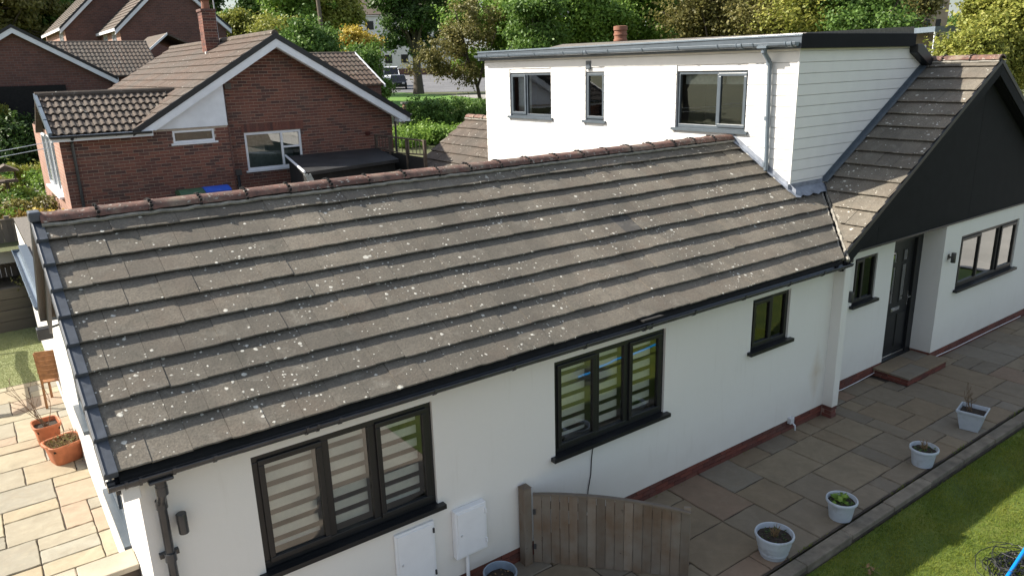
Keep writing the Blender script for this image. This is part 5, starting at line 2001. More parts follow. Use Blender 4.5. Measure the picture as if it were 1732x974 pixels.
for i in range(8):
    rg_.tube([(6.90 + random.uniform(-.05, .12), 11.18, 2.90), (6.95 + random.uniform(-.06, .16), 11.16, 2.70), (6.97 + random.uniform(-.06, .16), 11.17, 2.50)], .018, 5)
rg_.build('frayed_sheet', 'curtain', lt)
# boundary trellis
tr = thing('trellis_fence', (10.0, 12.4, 1.6), 'dark boundary fence topped with thin trellis by the brick gable', 'fence')
for y in (11.08, 12.0, 12.95, 13.8):
    MB().box(9.96, 10.03, y - .035, y + .035, 1.5, 3.44).build('post', 'old_timber', tr)
MB().tube([(10.0, 11.05, 3.42), (10.0, 13.85, 3.42)], .024, 6).build('top_rail', 'old_timber', tr)
MB().tube([(10.0, 11.05, 3.08), (10.0, 12.4, 3.02), (10.0, 13.85, 3.08)], .02, 6).build('mid_rail', 'old_timber', tr)
for i in range(14):
    y = 11.15 + i * .19
    MB().tube([(10.0, y, 3.06), (10.0, y, 3.42)], .010, 5).build('bar', 'fence_wood' if i < 5 else 'old_timber', tr)
MB().box(9.99, 10.02, 11.05, 13.85, 1.5, 3.0).build('panel', 'felt_dark', tr)


def wheelie(x, y, z, mat, label):
    t = thing('wheelie_bin', (x, y, z), label, 'bin', 'wheelie bins against the brick wall')
    b = MB()
    for s, zz in ((.20, .06), (.26, .92), (.285, .93), (.285, .97)):
        b.v += [Vector((x + i * s, y + j * s * 1.15, z + zz)) for i, j in ((-1, -1), (1, -1), (1, 1), (-1, 1))]
    b.f = [(3, 2, 1, 0)] + [(k * 4 + j, k * 4 + (j + 1) % 4, k * 4 + 4 + (j + 1) % 4, k * 4 + 4 + j) for k in range(3) for j in range(4)]
    b.build('body', mat, t, .02)
    l = MB()
    P = []
    for k in range(7):
        u = -1 + k / 3
        P.append((x, y + u * .33, z + .975 + .085 * (1 - u * u)))
    l.add([(x - .29, p[1], p[2]) for p in P] + [(x + .29, p[1], p[2]) for p in P] + [(x - .29, y + .33, z + .965), (x - .29, y - .33, z + .965), (x + .29, y + .33, z + .965), (x + .29, y - .33, z + .965)],
          [(k, k + 1, k + 8, k + 7) for k in range(6)] + [tuple([14] + list(range(6, -1, -1)) + [15]), tuple(list(range(7, 14)) + [16, 17])])
    l.build('lid', mat, t, .01)
    for sx in (-.24, .24):
        MB().tube([(x + sx - .03, y + .24, z + .10), (x + sx + .03, y + .24, z + .10)], .10, 14).build('wheel', 'rubber', t)
    MB().tube([(x - .24, y + .33, z + .93), (x - .24, y + .40, z + .95), (x + .24, y + .40, z + .95), (x + .24, y + .33, z + .93)], .015, 6).build('handle', mat, t)


wheelie(4.70, 12.75, 1.585, 'bin_green', 'dark green wheelie bin with its lid just above the ridge')
wheelie(5.24, 12.70, 1.595, 'bin_blue', 'bright blue wheelie bin with its lid just above the ridge')
MB().box(-3, 11.2, 13.4, 13.88, 1.4, 1.66).build('path', 'pavement_far', kind='structure', label='concrete path along the brick wall')
sheet('path', [(1.75, 14.0, 1.715), (2.34, 14.0, 1.715), (2.34, 20.3, 1.85), (3.4, 21.0, 1.866), (3.6, 28, 2.02), (2.5, 28, 2.02)], 'pavement_far', label='pale concrete path beside the sunlit end wall')

# ------------------------------------------------------------------ HOUSES FARTHER OFF
def gable_house(name, label, x0, x1, apex, y0, y1, zb, pitch, eave_over=.25, wallmat='brick_far', sidemat='brick_far_pink', roofmat='tile_far', side_windows=(), barge=.16):
    ax, az = apex
    t = thing(name, ((x0 + x1) / 2, y0, zb), label, 'house')

    def zz(x):
        return az - pitch * abs(x - ax)
    MB().prism([(x0, y0, zb), (x1, y0, zb), (x1, y0, zz(x1)), (ax, y0, az - .05), (x0, y0, zz(x0))], (0, .2, 0)).build('gable_wall', wallmat, t)
    F = Fr((x0 - .002, 0, 0), (0, -1, 0), (-1, 0, 0))
    wall('side_wall', F, -y1, -y0 - .001, zb, zz(x0), list(side_windows), sidemat, t, .06)
    for h in side_windows:
        window(t, F, *h, [(0, .33, 0, 1), (.33, .67, 0, 1), (.67, 1, 0, 1)], 'white_plastic', .01, .10, .10, inside='curtain', glass='glass_strong')
    for sg in (-1, 1):
        xe = (x0 - eave_over) if sg < 0 else (x1 + eave_over)
        L = abs(xe - ax) * math.hypot(1, pitch)
        sv = Vector((sg, 0, -pitch)).normalized()
        nv = Vector((sg * pitch, 0, 1)).normalized()
        n = int(L / .30)
        rf = MB()
        for i in range(n):
            p0 = Vector((ax, 0, az)) + sv * (L * (i + 1) / n) + nv * .03
            p1 = Vector((ax, 0, az)) + sv * (L * i / n) + nv * .0
            q0 = p0 - nv * .05
            rf.add([(p0.x, y0 - .2, p0.z), (p0.x, y1, p0.z), (p1.x, y1, p1.z), (p1.x, y0 - .2, p1.z), (q0.x, y0 - .2, q0.z), (q0.x, y1, q0.z)], [(0, 1, 2, 3), (4, 5, 1, 0)])
        rf.build('roof', roofmat, t)
        slope_board('verge_trim', 'anthracite_black', t, ax, az - .01, pitch, xe, -.06, .04, y0 - .23, y0 - .19)
        slope_board('barge_board', 'fascia_white', t, ax, az - .01, pitch, xe, -.06 - barge, -.062, y0 - .212, y0 - .17)
        slope_board('verge_soffit', 'fascia_white', t, ax, az - .01, pitch, xe, -.06 - barge, -.04 - barge, y0 - .168, y0 - .002)
        MB().box(xe - .03, xe + .03, y0 - .2, y1, zz(xe) - .14, zz(xe) + .0).build('eaves_fascia', 'fascia_white', t)
    return t


gable_house('brick_bungalow', 'dark brick bungalow gable beyond the pantiled side roof, far left', -.8, 5.75, (2.83, 7.05), 28, 38, 2.0, .60)
h2 = thing('garage', (6.0, 30, 2.0), 'low building with a ribbed tile roof behind the dark brick gable', 'building')
MB().box(4.2, 7.5, 29.2, 33.5, 2.0, 5.3).build('wall', 'brick_far', h2)
bk = MB()
for i in range(9):
    for j in range(26):
        a = 3.9 + j * .155
        y_, z_ = 28.9 + i * .28, 5.20 + i * .155
        b = a + .15
        bk.add([(a, y_, z_ + .03), ((a + b) / 2, y_, z_ + .055), (b, y_, z_ + .03), (b, y_ + .28, z_ + .16), ((a + b) / 2, y_ + .28, z_ + .185), (a, y_ + .28, z_ + .16), (a, y_, z_ - .02), (b, y_, z_ - .02)], [(0, 1, 4, 5), (1, 2, 3, 4), (6, 7, 2, 1, 0)])
bk.build('roof_tiles', 'tile_far', h2, kind='stuff')
MB().tube([(3.9, 31.45, 6.58), (7.95, 31.45, 6.58)], .07, 8).build('ridge', 'tile_far', h2)
h2b = thing('garage', (9.2, 34, 2.0), 'small gabled garage roof behind the long brown roof', 'building')
MB().box(8.4, 10.6, 34.0, 38, 2.0, 6.1).build('wall', 'brick_far', h2b)
MB().prism([(8.1, 33.7, 5.98), (9.35, 33.7, 7.0), (9.35, 38, 7.0), (8.1, 38, 5.98)], (0, 0, .08)).build('roof', 'tile_far', h2b)
MB().prism([(9.35, 33.7, 7.0), (11.2, 33.7, 6.1), (11.2, 38, 6.1), (9.35, 38, 7.0)], (0, 0, .08)).build('roof', 'tile_far', h2b)
MB().prism([(8.05, 33.62, 5.93), (9.35, 33.62, 6.99), (9.35, 33.62, 7.09), (8.05, 33.62, 6.05)], (0, .06, 0)).build('barge_board', 'fascia_white', h2b)
gable_house('brick_house', 'tall brick house with pale side bay, farthest at top left', 6.62, 13.0, (9.8, 11.2), 46, 56, 2.3, .95, wallmat='brick_far', side_windows=[(-48.9, -47.0, 6.2, 7.9)])
gable_house('brick_house', 'two-storey brick house gable rising behind the chimney', 8.45, 13.9, (11.2, 10.4), 40, 50, 2.2, .93, roofmat='tile_far', side_windows=[(-42.6, -41.2, 5.9, 7.5), (-45.4, -44.0, 5.9, 7.5)])


# ------------------------------------------------------------------ ROAD, VERGE, VEHICLES
def drape(name, pts, mat, dz, label):
    m = MB()
    m.add([(x, y, terr(x, y) + dz) for x, y in pts], [tuple(range(len(pts)))])
    return m.build(name, mat, kind='structure', label=label)


RD = Vector((1.0, -0.30, 0)).normalized()
drape('road', [(20, 75), (34.5, 68.5), (60, 48), (110, 20), (160, 60), (95, 112), (60, 125), (30, 110)], 'asphalt', .02, 'grey tarmac road beyond the grass verge')
drape('grass_verge', [(20, 56), (27, 47), (33.5, 38.5), (36.0, 42.0), (38.5, 56.5), (38, 64.5), (30, 69), (22, 74)], 'far_grass', .035, 'bright green grass verge by the road')
drape('pavement', [(33.5, 38.4), (36.0, 36.5), (39.5, 43), (41.5, 55.0), (38.6, 56.5), (36.0, 42.0)], 'pavement_far', .045, 'pale pavement beside the verge')

fw = thing('garden_wall', (85, 112, 3.8), 'long low brown wall on the far side of the road', 'wall')
MB().prism([(55, 128, 3.8), (128, 90, 3.4), (128, 90, 4.9), (55, 128, 5.3)], (0.1, .3, 0)).build('wall', 'brick_far', fw)
gpl = thing('gate_pier', (24.0, 38.0, 2.2), 'small square brick gate pier at the edge of the verge', 'pier')
MB().box(23.78, 24.22, 37.8, 38.2, 2.2, 3.05).build('pier', 'brick_far_pink', gpl)
MB().box(23.70, 24.30, 37.72, 38.28, 3.05, 3.15).build('cap', 'pavement_far', gpl)


def vehicle(name, loc, ang, body, label, L, Wd, H, hood, van=False):
    t = thing(name, loc, label, 'van' if van else 'car', None)
    z0 = Vector(loc)
    F = Fr(z0, (math.cos(ang), math.sin(ang), 0), (-math.sin(ang), math.cos(ang), 0))
    # side profile, extruded across the width with rounded shoulders
    hz = H * .52
    prof = [(0, .32), (0, hz * .85), (.10, hz), (hood, hz * 1.08), (hood + .75, H * .97), (hood + 1.0, H), (L - .5, H), (L - .08, H * .9 if van else hz * 1.2), (L, hz * .8), (L, .32)]
    b = MB()
    rows = [(-1.0, 0.0), (1.0, 0.0)]
    K = len(prof)
    for sgn in (-1, 1):
        for a, c in prof:
            inset = .16 if c > hz * 1.15 else 0.0
            b.v.append(F(a, sgn * (Wd / 2 - inset), c))
    b.f = [tuple(range(K)), tuple(range(2 * K - 1, K - 1, -1))] + [(i, (i + 1) % K, K + (i + 1) % K, K + i) for i in range(K)]
    b.build('body', body, t, .05, 3)
    wsc = MB()
    e = .012
    wsc.add([F(hood + .06 - e, -Wd / 2 + .10, hz * 1.12 + e), F(hood + .06 - e, Wd / 2 - .10, hz * 1.12 + e), F(hood + .70 - e, Wd / 2 - .22, H * .95 + e), F(hood + .70 - e, -Wd / 2 + .22, H * .95 + e)], [(0, 1, 2, 3)])
    wsc.build('windscreen', 'car_dark', t)
    for sgn in (-1, 1):
        MB().add([F(hood + .5, sgn * (Wd / 2 - .075), hz * 1.12), F(L - 1.2, sgn * (Wd / 2 - .075), hz * 1.12), F(L - 1.3, sgn * (Wd / 2 - .145), H * .9), F(hood + .95, sgn * (Wd / 2 - .145), H * .9)], [(0, 1, 2, 3)]).build('side_window', 'car_dark', t)
        MB().box(-.02, .03, sgn * Wd * .30 - .14, sgn * Wd * .30 + .14, hz * .72, hz * .92, F).build('headlight', 'number_silver', t, .02)
        for a in (.85, L - .85):
            wh = MB().tube([F(a, sgn * (Wd / 2 - .2), .33), F(a, sgn * (Wd / 2 + .01), .33)], .33, 18)
            o_ = wh.build('wheel', 'rubber', t)
            MB().tube([F(a, sgn * (Wd / 2 + .0), .33), F(a, sgn * (Wd / 2 + .018), .33)], .19, 12).build('rim', 'number_silver', o_)
        MB().box(hood + .55, hood + .72, sgn * (Wd / 2 + .02) - .08, sgn * (Wd / 2 + .02) + .08, hz * 1.12, hz * 1.3, F).build('wing_mirror', 'car_dark', t, .02)
    MB().box(-.03, .02, -Wd * .3, Wd * .3, hz * .45, hz * .66, F).build('grille', 'car_dark', t)
    MB().box(-.05, .10, -Wd / 2, Wd / 2, .25, .45, F).build('bumper', 'car_dark', t, .03)
    return t


AV = math.radians(62)
vehicle('van', (43.6, 78.0, terr(0, 78) + .03), AV, 'car_white', 'white van parked at the roadside beyond the bungalow', 4.9, 1.95, 2.35, 1.05, True)
vehicle('car', (40.9, 71.2, terr(0, 71.2) + .03), AV, 'car_dark', 'dark car parked in front of the white van', 4.3, 1.85, 1.55, 1.25)

# ------------------------------------------------------------------ TREES AND PLANTING
CAMN = np.array(CAM)


def crown_mesh(name, blobs, n, size, mat, seed, clump=.5, per=26, droop=0.0, flat=1.0):
    """leaf-sized quads gathered in clumps through several ellipsoids. blobs = [(cx,cy,cz,rx,ry,rz)]"""
    r = np.random.default_rng(seed)
    vol = np.array([b[3] * b[4] * b[5] for b in blobs]) ** .8
    prob = vol / vol.sum()
    nc = max(8, n // per)
    bi = r.choice(len(blobs), nc, p=prob)
    B = np.array(blobs)[bi]
    d = r.normal(size=(nc, 3))
    d /= np.linalg.norm(d, axis=1)[:, None]
    rad = r.uniform(.25, 1.0, nc) ** .45 * r.uniform(.86, 1.10, nc)
    cc = B[:, :3] + d * rad[:, None] * B[:, 3:]
    cs = clump * r.uniform(.55, 1.35, nc)
    idx = r.integers(0, nc, n)
    p = cc[idx] + r.normal(size=(n, 3)) * cs[idx][:, None] * np.array([.55, .55, .36 * flat])
    p[:, 2] -= droop * np.abs(r.normal(size=n)) * cs[idx]
    u = r.normal(size=(n, 3))
    nrm = d[idx] * .7 + r.normal(size=(n, 3)) * .75 + np.array([0, 0, .55])
    nrm /= np.linalg.norm(nrm, axis=1)[:, None]
    u -= (u * nrm).sum(1)[:, None] * nrm
    u /= np.linalg.norm(u, axis=1)[:, None]
    v = np.cross(nrm, u)
    s = size * r.uniform(.55, 1.35, n)[:, None]
    V = np.stack([p - u * s * .55, p + v * s * .36 - u * s * .05, p + u * s * .62, p - v * s * .36 - u * s * .05], 1)
    return numpy_mesh(name, V.reshape(-1, 3), n, mat, 4), cc


def tree(name, label, base, blobs, n, size, mat, trunk_r, seed, clump=.55, group='trees along the skyline', droop=0.0, top=None, lean=(0, 0), limbs=18, per=75):
    """blobs relative to the base"""
    base = Vector(base)
    t = thing(name, base, label, 'tree', group)
    me, cc = crown_mesh('crown', blobs, n, size, mat, seed, clump, per, droop)
    o = bpy.data.objects.new('crown', me)
    COL.objects.link(o)
    o.parent = t
    rn = random.Random(seed)
    m = MB()
    zt = top or max(b[2] for b in blobs)
    pts = []
    K = 7
    for i in range(K + 1):
        k = i / K
        pts.append(base + Vector((lean[0] * k + rn.uniform(-.08, .08) * (i > 0), lean[1] * k + rn.uniform(-.08, .08) * (i > 0), -.2 + (zt + .2) * k)))
    m.tube(pts, trunk_r, 9, True, [trunk_r * (1.25 if i == 0 else 1 - .78 * i / K) for i in range(K + 1)])
    for _ in range(limbs):
        k = rn.randint(2, K - 1)
        tgt = Vector(cc[rn.randrange(len(cc))]) + base
        p = pts[k]
        mid = p.lerp(tgt, .5) + Vector((rn.uniform(-.3, .3), rn.uniform(-.3, .3), rn.uniform(-.1, .4)))
        r0 = trunk_r * (1 - .78 * k / K) * .6
        m.tube([p, p.lerp(mid, .5), mid, tgt], r0, 6, True, [r0, r0 * .75, r0 * .5, r0 * .15])
    m.build('trunk', 'bark', t, smooth=True)
    return t


def px(u, v, d):
    """point at view depth d metres that the ray through photo coordinate u, v reaches (used only to read off positions)"""
    f = 1271.8
    return CAM + (-_B) * d + _R * ((u - 866) / f * d) - _U * ((v - 487) / f * d)


def gpos(u, d):
    p = px(u, 120, d)
    return Vector((p.x, p.y, terr(p.x, p.y)))


def std_tree(name, label, u, d, vtop, wpx, mat, n, size, seed, vbot=130, group='trees along the skyline', trunk_r=.28, clump=.6, nb=9, droop=0.0, kx=1.0):
    """tree standing d metres off, crown about wpx photo pixels wide"""
    n, size = int(n * 1.7), size * .70
    b = gpos(u, d)
    W = wpx * d / 1271.8 / 2
    zt = px(u, vtop, d).z - b.z
    zb = max(.8, px(u, vbot, d).z - b.z)
    H = (zt - zb) / 2
    rn = random.Random(seed)
    blobs = [(0, 0, zb + H, W * .50, W * .50, H * .62)]
    for _ in range(nb + 9):
        a = rn.uniform(0, 6.28)
        k = rn.uniform(-.85, .85)
        rr = math.sqrt(max(.05, 1 - k * k)) * W * rn.uniform(.45, .88)
        s = rn.uniform(.14, .36)
        blobs.append((math.cos(a) * rr, math.sin(a) * rr, zb + H + k * H, W * s * 1.15, W * s * 1.15, H * s * .72))
    return tree(name, label, b, blobs, n, size, mat, trunk_r, seed, clump, group, droop)


# street tree whose trunk shows against the road
b = Vector((37.9, 61.4, terr(0, 61.4)))
tree('street_tree', 'dark green street tree with a bare trunk on the verge', b,
     [(-.6, 0, 6.5, 2.2, 2.2, 1.5), (.5, .4, 4.6, 1.5, 1.5, 1.1), (1.2, -.6, 8.5, 2.6, 2.6, 2.0), (-1.6, 1.2, 9.0, 2.4, 2.4, 2.0), (0, 0, 12, 3.6, 3.6, 2.6), (2.2, -1.6, 11, 2.4, 2.4, 2.0), (-2.4, 1.7, 12, 2.2, 2.2, 2.0), (1.5, -1.0, 6.0, 1.5, 1.5, 1.0), (-1.6, 1.1, 4.9, 1.2, 1.2, .9)],
     26000, .30, 'leaf_dark', .48, 101, .62, top=12.5)
b = Vector((28.4, 35.6, terr(0, 35.6)))
tree('leaning_tree', 'thin leaning tree with olive feathery leaves beside the dormer', b,
     [(-2.0, 1.4, 4.3, 1.9, 1.9, .75), (-.6, .5, 5.2, 1.7, 1.7, .8), (-3.2, 2.2, 3.5, 1.3, 1.3, .5), (-1.6, 1.0, 3.0, 1.5, 1.5, .5), (-.2, .2, 6.3, 2.0, 2.0, .9), (-.5, .2, 2.7, .9, .9, .6)],
     10500, .15, 'leaf_olive', .14, 102, .45, droop=.5, top=6.5, lean=(-1.4, 1.0), limbs=14)

std_tree('broadleaf_tree', 'tall dark green tree behind the pantiled houses, far left corner', 15, 62, -70, 210, 'leaf_olive', 16000, .42, 1, vbot=105, trunk_r=.35)
std_tree('broadleaf_tree', 'olive green tree between the far left gable and the tall house', 78, 66, -40, 110, 'leaf_mid', 11000, .40, 2, vbot=110)
std_tree('broadleaf_tree', 'deep green tree right of the brick chimney, darkest there', 448, 74, -60, 150, 'leaf_mid', 14000, .42, 3, vbot=100)
std_tree('conifer_tree', 'small golden conifer just right of the brick chimney', 402, 46, 12, 52, 'leaf_yellow', 9000, .19, 4, vbot=88, trunk_r=.12, clump=.35)
std_tree('broadleaf_tree', 'green rounded tree above the brick gable apex', 500, 60, -45, 150, 'leaf_bright', 14000, .34, 5, vbot=95)
std_tree('broadleaf_tree', 'lime green bushy tree behind the ridge of the brick bungalow', 478, 46, 30, 120, 'leaf_yellow', 12000, .24, 6, vbot=105, trunk_r=.18)
std_tree('broadleaf_tree', 'dark low tree behind the right slope of the brick gable', 530, 40, 35, 90, 'leaf_mid', 12000, .22, 7, vbot=115, trunk_r=.16)
std_tree('broadleaf_tree', 'tall yellow-green tree behind the telegraph pole', 574, 62, -45, 92, 'leaf_yellow', 15000, .34, 8, vbot=105)
std_tree('shrub_tree', 'golden yellow shrub above the small pantiled roof', 612, 44, 46, 78, 'leaf_gold', 9000, .20, 9, vbot=100, trunk_r=.1, clump=.4)
std_tree('shrub_tree', 'dense green shrub in front of the parked van', 622, 38, 72, 78, 'leaf_mid', 12000, .18, 10, vbot=165, trunk_r=.1, clump=.4)
std_tree('broadleaf_tree', 'tall green tree rising beyond the road behind the street tree', 775, 125, -50, 120, 'leaf_dark', 12000, .62, 11, vbot=80)
std_tree('broadleaf_tree', 'big bright green tree left of the dormer roof', 850, 50, -60, 190, 'leaf_bright', 18000, .28, 12, vbot=120)
std_tree('broadleaf_tree', 'olive and russet tree behind the dormer gutter', 905, 42, -20, 90, 'leaf_mid', 10000, .22, 13, vbot=110, trunk_r=.18)
std_tree('broadleaf_tree', 'large glossy green tree behind the clay chimney pot', 985, 46, -65, 190, 'leaf_bright', 20000, .27, 14, vbot=120)
std_tree('broadleaf_tree', 'green tree to the right of the clay chimney pot', 1085, 50, -70, 170, 'leaf_bright', 22000, .28, 15, vbot=120)
std_tree('broadleaf_tree', 'wide forked autumn tree with yellow-green sprays behind the dormer', 1225, 44, -55, 210, 'leaf_olive', 13500, .25, 16, vbot=95, clump=.75)
std_tree('broadleaf_tree', 'yellow-green tree behind the right half of the dormer roof', 1360, 42, -60, 190, 'leaf_yellow', 13500, .24, 17, vbot=95, clump=.75)
std_tree('broadleaf_tree', 'dark olive tree behind the dormer fascia corner', 1300, 52, -50, 170, 'leaf_olive', 11000, .30, 18, vbot=95)
std_tree('broadleaf_tree', 'green and gold tree in front of the stone building', 1465, 40, -55, 170, 'leaf_mid', 13000, .23, 19, vbot=100, clump=.7)
std_tree('broadleaf_tree', 'dark green tree just left of the stone building', 1520, 52, -40, 90, 'leaf_olive', 12000, .3, 20, vbot=100)
std_tree('broadleaf_tree', 'large yellow-green tree over the black gable, top right', 1700, 25, -45, 170, 'leaf_yellow', 30000, .15, 21, vbot=165, clump=.42, trunk_r=.22)
std_tree('broadleaf_tree', 'lower yellow-green bush behind the gable ridge tiles', 1640, 24, 55, 90, 'leaf_yellow', 14000, .14, 22, vbot=140, clump=.36, trunk_r=.12)
std_tree('broadleaf_tree', 'small distant green tree under the patch of sky', 1612, 80, 30, 56, 'leaf_mid', 7000, .4, 23, vbot=110)
std_tree('broadleaf_tree', 'shadowed tree at the far right edge behind the gable', 1790, 30, -40, 160, 'leaf_mid', 16000, .2, 24, vbot=170)
# a further, hazier rank
for i, (u, w, mt, lab) in enumerate([(130, 160, 'leaf_dark', 'distant wood edge tree behind the tall brick house'), (330, 170, 'leaf_dark', 'distant dark tree behind the brick chimney'), (1150, 200, 'leaf_dark', 'distant dark tree between the green and autumn trees'), (1420, 200, 'leaf_dark', 'distant dark tree behind the autumn trees')]):
    std_tree('broadleaf_tree', lab, u, 105, -50, w, mt, 12000, .62, 40 + i, vbot=118, trunk_r=.4)

# telegraph pole
tp = thing('telegraph_pole', gpos(556, 48), 'brown wooden telegraph pole among the trees', 'pole')
q = gpos(556, 48)
MB().tube([q + Vector((0, 0, -.2)), q + Vector((-.12, .1, 4)), q + Vector((-.28, .2, 9))], .13, 10, True, [.15, .13, .11]).build('pole', 'pole_wood', tp)
MB().box(-.5, .5, -.05, .05, 8.3, 8.42, Fr(q, (.8, -.6, 0), (.6, .8, 0))).build('crossarm', 'pole_wood', tp)
# wires across the far-left garden
for k in (0, 1):
    a_, b_ = Vector((-6, 13.8, 3.55 - .12 * k)), Vector((2.25, 13.75, 3.86 - .12 * k))
    pts = [a_.lerp(b_, i / 10) + Vector((0, 0, -.25 * math.sin(math.pi * i / 10))) for i in range(11)]
    MB().tube(pts, .008, 5).build('washing_line', 'white_plastic', label=['upper thin pale line strung to the eaves of the brick bungalow', 'lower thin pale line strung to the eaves of the brick bungalow'][k], cat='line')

# white house and stone tower glimpsed through the trees
wh = thing('white_house', gpos(680, 150), 'white rendered house glimpsed through the street trees', 'house')
q = gpos(690, 150)
HF = Fr(q, (.81, -.58, 0), (-.58, -.81, 0))
MB().box(-9, 9, -8, 0, 0, 11, HF).build('wall', 'house_white', wh)
for i in range(5):
    for z in (2.0, 5.2, 8.4):
        MB().box(-7.6 + i * 3.2, -6.2 + i * 3.2, 0.0, .05, z, z + 1.6, HF).build('window', 'car_dark', wh)
MB().prism([HF(-9.6, .5, 11), HF(9.6, .5, 11), HF(9.6, -4, 14.5), HF(-9.6, -4, 14.5)], (0, 0, .2)).build('roof', 'tile_far', wh)
stt = thing('stone_building', gpos(1568, 70), 'tall sandy stone building behind the dormer corner', 'building')
q = gpos(1568, 70)
SF = Fr(q, (.81, -.58, 0), (-.58, -.81, 0))
MB().box(-1.3, 1.3, -3, 0, 0, 14, SF).build('wall', 'stone_far', stt)
for z in (4.0, 7.2, 10.4):
    for a in (-.75, .25):
        MB().box(a, a + .45, 0.0, .04, z, z + 2.1, SF).build('window', 'car_dark', stt)
        MB().box(a - .1, a + .55, 0.0, .08, z - .2, z - .02, SF).build('sill', 'house_white', stt)
MB().box(-1.5, -1.3, -3.1, .15, 0, 14, SF).build('buttress', 'stone_far', stt)
cv = thing('conservatory', gpos(1590, 26), 'pale grey glazed outbuilding behind the gable ridge', 'building')
q = px(1590, 80, 26)
CVF = Fr((q.x, q.y, 1.6), (.81, -.58, 0), (-.58, -.81, 0))
MB().box(-.25, .75, -2, 0, 4.28, 4.46, CVF).build('fascia', 'gutter_grey', cv)
for i in range(3):
    MB().box(-.25 + i * .47, -.20 + i * .47, -.04, .0, 0, 4.28, CVF).build('mullion', 'fascia_white', cv)
MB().quad(CVF(-.25, -.02, 0), CVF(.75, -.02, 0), CVF(.75, -.02, 4.27), CVF(-.25, -.02, 4.27)).build('pane', 'glass_strong', cv)
MB().box(-.25, .75, -2, -1.9, 0, 4.27, CVF).build('rear_wall', 'stone_far', cv)


def hedge(name, label, x0, x1, y0, y1, h, n, size, mat, seed, cat='hedge', tone=.35, ground=None):
    r = np.random.default_rng(seed)
    nb = max(6, int((x1 - x0) * (y1 - y0) * 2.2))
    blobs = []
    for _ in range(nb):
        x, y = r.uniform(x0, x1), r.uniform(y0, y1)
        hh = h * r.uniform(.75, 1.05)
        blobs.append((x, y, hh * .5, tone * r.uniform(.8, 1.3), tone * r.uniform(.8, 1.3), hh * .5))
    z = ground if ground is not None else terr((x0 + x1) / 2, (y0 + y1) / 2)
    blobs = [(a - (x0 + x1) / 2, b_ - (y0 + y1) / 2, c, d, e, f) for a, b_, c, d, e, f in blobs]
    t = thing(name, ((x0 + x1) / 2, (y0 + y1) / 2, z), label, cat)
    me, cc = crown_mesh('foliage', blobs, n, size, mat, seed, .22, 24)
    o = bpy.data.objects.new('foliage', me)
    COL.objects.link(o)
    o.parent = t
    rn = random.Random(seed)
    for _ in range(3):
        st_ = MB()
        k = Vector(cc[rn.randrange(len(cc))])
        st_.tube([Vector((x0 + x1, y0 + y1, 0)) / 2 + Vector((k.x, k.y, z - .05)), Vector((x0 + x1, y0 + y1, 0)) / 2 + k + Vector((0, 0, z))], .03, 5)
        st_.build('stem', 'bark', t)
    return t


hedge('hedge', 'clipped dark green hedge in front of the grass verge', 19.2, 23.2, 27.6, 29.6, 1.75, 26000, .10, 'leaf_mid', 71, tone=.6)
hedge('shrub_bed', 'low leafy ground cover in front of the clipped hedge', 15.2, 19.5, 22.8, 27.0, .75, 20000, .12, 'leaf_bright', 72, 'shrubs', tone=.55)
# neighbour's garden, far left
hedge('hedge', 'long dark hedge across the far-left garden', -1.0, 5.8, 26.0, 27.2, 2.2, 26000, .12, 'leaf_dark', 73, tone=.7)
hedge('hedge', 'yellow-green hedge top above the dark hedge, far left', -1.5, 4.6, 27.35, 27.8, 2.75, 14000, .12, 'leaf_yellow', 74, tone=.5)
GARD = [(.9, 15.9, .55, 'leaf_bright'), (1.5, 16.6, .6, 'leaf_olive'), (.5, 17.6, .7, 'leaf_mid'), (1.7, 18.6, .55, 'leaf_bright'), (.8, 19.6, .8, 'leaf_olive'), (2.0, 21.2, .7, 'leaf_bright'), (1.2, 22.2, .9, 'leaf_mid'), (2.4, 23.6, .7, 'leaf_yellow'), (.7, 21.0, .8, 'leaf_yellow'), (1.2, 15.3, .35, 'leaf_russet'), (1.9, 15.6, .3, 'leaf_gold')]
for i, (x_, y_, h_, mt) in enumerate(GARD):
    s_ = (.45 + .2 * (i % 3)) if i < 9 else .3
    hedge('shrub', ['low bright green shrub nearest the fence top', 'olive shrub just behind the fence top', 'dense green shrub by the bird table', 'bright shrub beside the concrete path', 'olive shrub left of the path', 'bright green shrub at the bend of the path', 'tall green shrub in front of the dark hedge', 'yellow shrub at the far end of the path', 'yellow-green shrub beside the bird table top', 'russet ground cover along the fence', 'golden ground cover by the path edge'][i],
          x_ - s_, x_ + s_, y_ - s_, y_ + s_, h_, 2600, .085, mt, 80 + i, 'shrub', tone=.30)
bt = thing('bird_table', (1.42, 18.6, 1.8), 'small wooden bird table among the far-left shrubs', 'bird table')
MB().tube([(1.42, 18.6, 1.75), (1.40, 18.6, 2.55)], .045, 8).build('post', 'old_timber', bt)
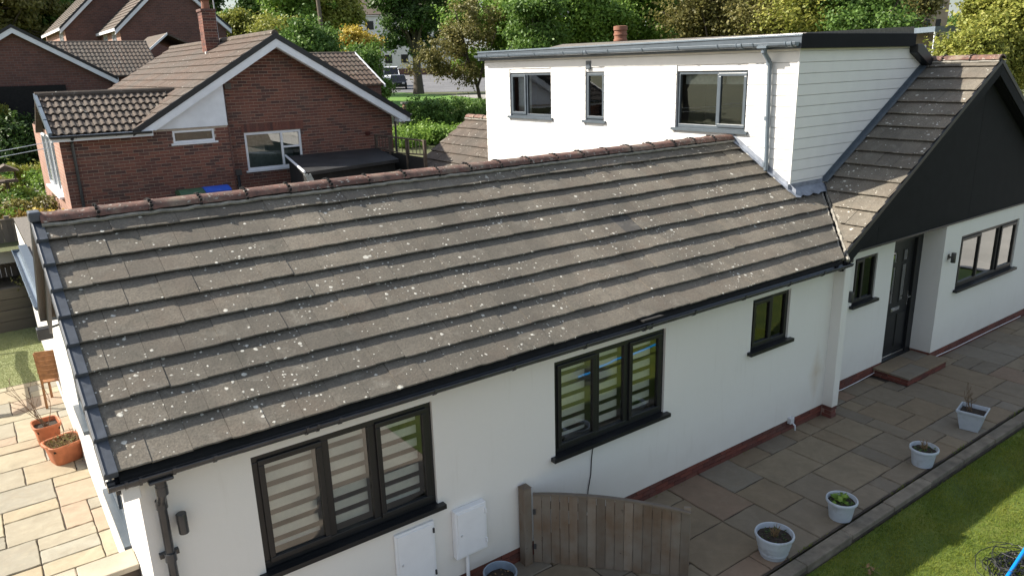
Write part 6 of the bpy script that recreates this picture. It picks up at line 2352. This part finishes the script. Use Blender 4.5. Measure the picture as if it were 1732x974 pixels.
MB().box(1.18, 1.66, 18.36, 18.84, 2.55, 2.60).build('tray', 'old_timber', bt)
MB().prism([(1.12, 18.3, 2.85), (1.72, 18.3, 2.85), (1.42, 18.3, 3.02)], (0, .6, 0)).build('roof', 'old_timber', bt)
for a in (-1, 1):
    MB().box(1.42 + a * .2 - .015, 1.42 + a * .2 + .015, 18.58, 18.62, 2.6, 2.86).build('strut', 'old_timber', bt)
# dark garden building at far left
sh = thing('dark_shed', (2.0, 27.9, 2.0), 'black doorway-like shed front below the far-left gable', 'shed')
MB().box(-1.5, 4.2, 27.86, 27.95, 2.0, 4.95).build('front', 'felt_dark', sh)
# moss and grass tufts behind the sleepers
hedge('planting_strip', 'thin strip of low planting between sleepers and fence', -2, 2.2, 13.08, 13.2, .12, 2500, .05, 'leaf_olive', 95, 'plants', tone=.08, ground=.92)

# far side of our road, behind the camera: only ever seen mirrored in the windows
hedge('hedge', 'garden hedge on the far side of the front lawn', -8, 30, -15.2, -14.2, 1.6, 40000, .22, 'leaf_mid', 97, tone=.9, ground=-.1)
for i, (x_, y_, h_, r_, mt) in enumerate([(-13, 24, 7.5, 2.6, 'leaf_mid'), (-20, 31, 8.5, 3.0, 'leaf_bright'), (-9, 36, 8.0, 2.8, 'leaf_dark'), (-27, 22, 8.0, 3.0, 'leaf_mid'), (-16, 44, 9.0, 3.2, 'leaf_yellow')]):
    z_ = terr(x_, y_)
    bl = [(0, 0, h_ * .62, r_ * .6, r_ * .6, h_ * .25)] + [(math.cos(k * 2.4) * r_ * .6, math.sin(k * 2.4) * r_ * .6, h_ * (.4 + .06 * k), r_ * .42, r_ * .42, h_ * .14) for k in range(8)]
    tree('garden_tree', ['round green tree left of the picture, mirrored in the dormer glass', 'bright green tree left of the picture, mirrored in the dormer glass', 'dark green tree left of the picture, mirrored in the dormer glass', 'green tree farthest left of the picture, mirrored in the dormer glass', 'yellow-green tree left of the picture, mirrored in the dormer glass'][i],
         (x_, y_, z_), bl, 9000, .3, mt, .2, 300 + i, .5, group='garden trees left of the picture')
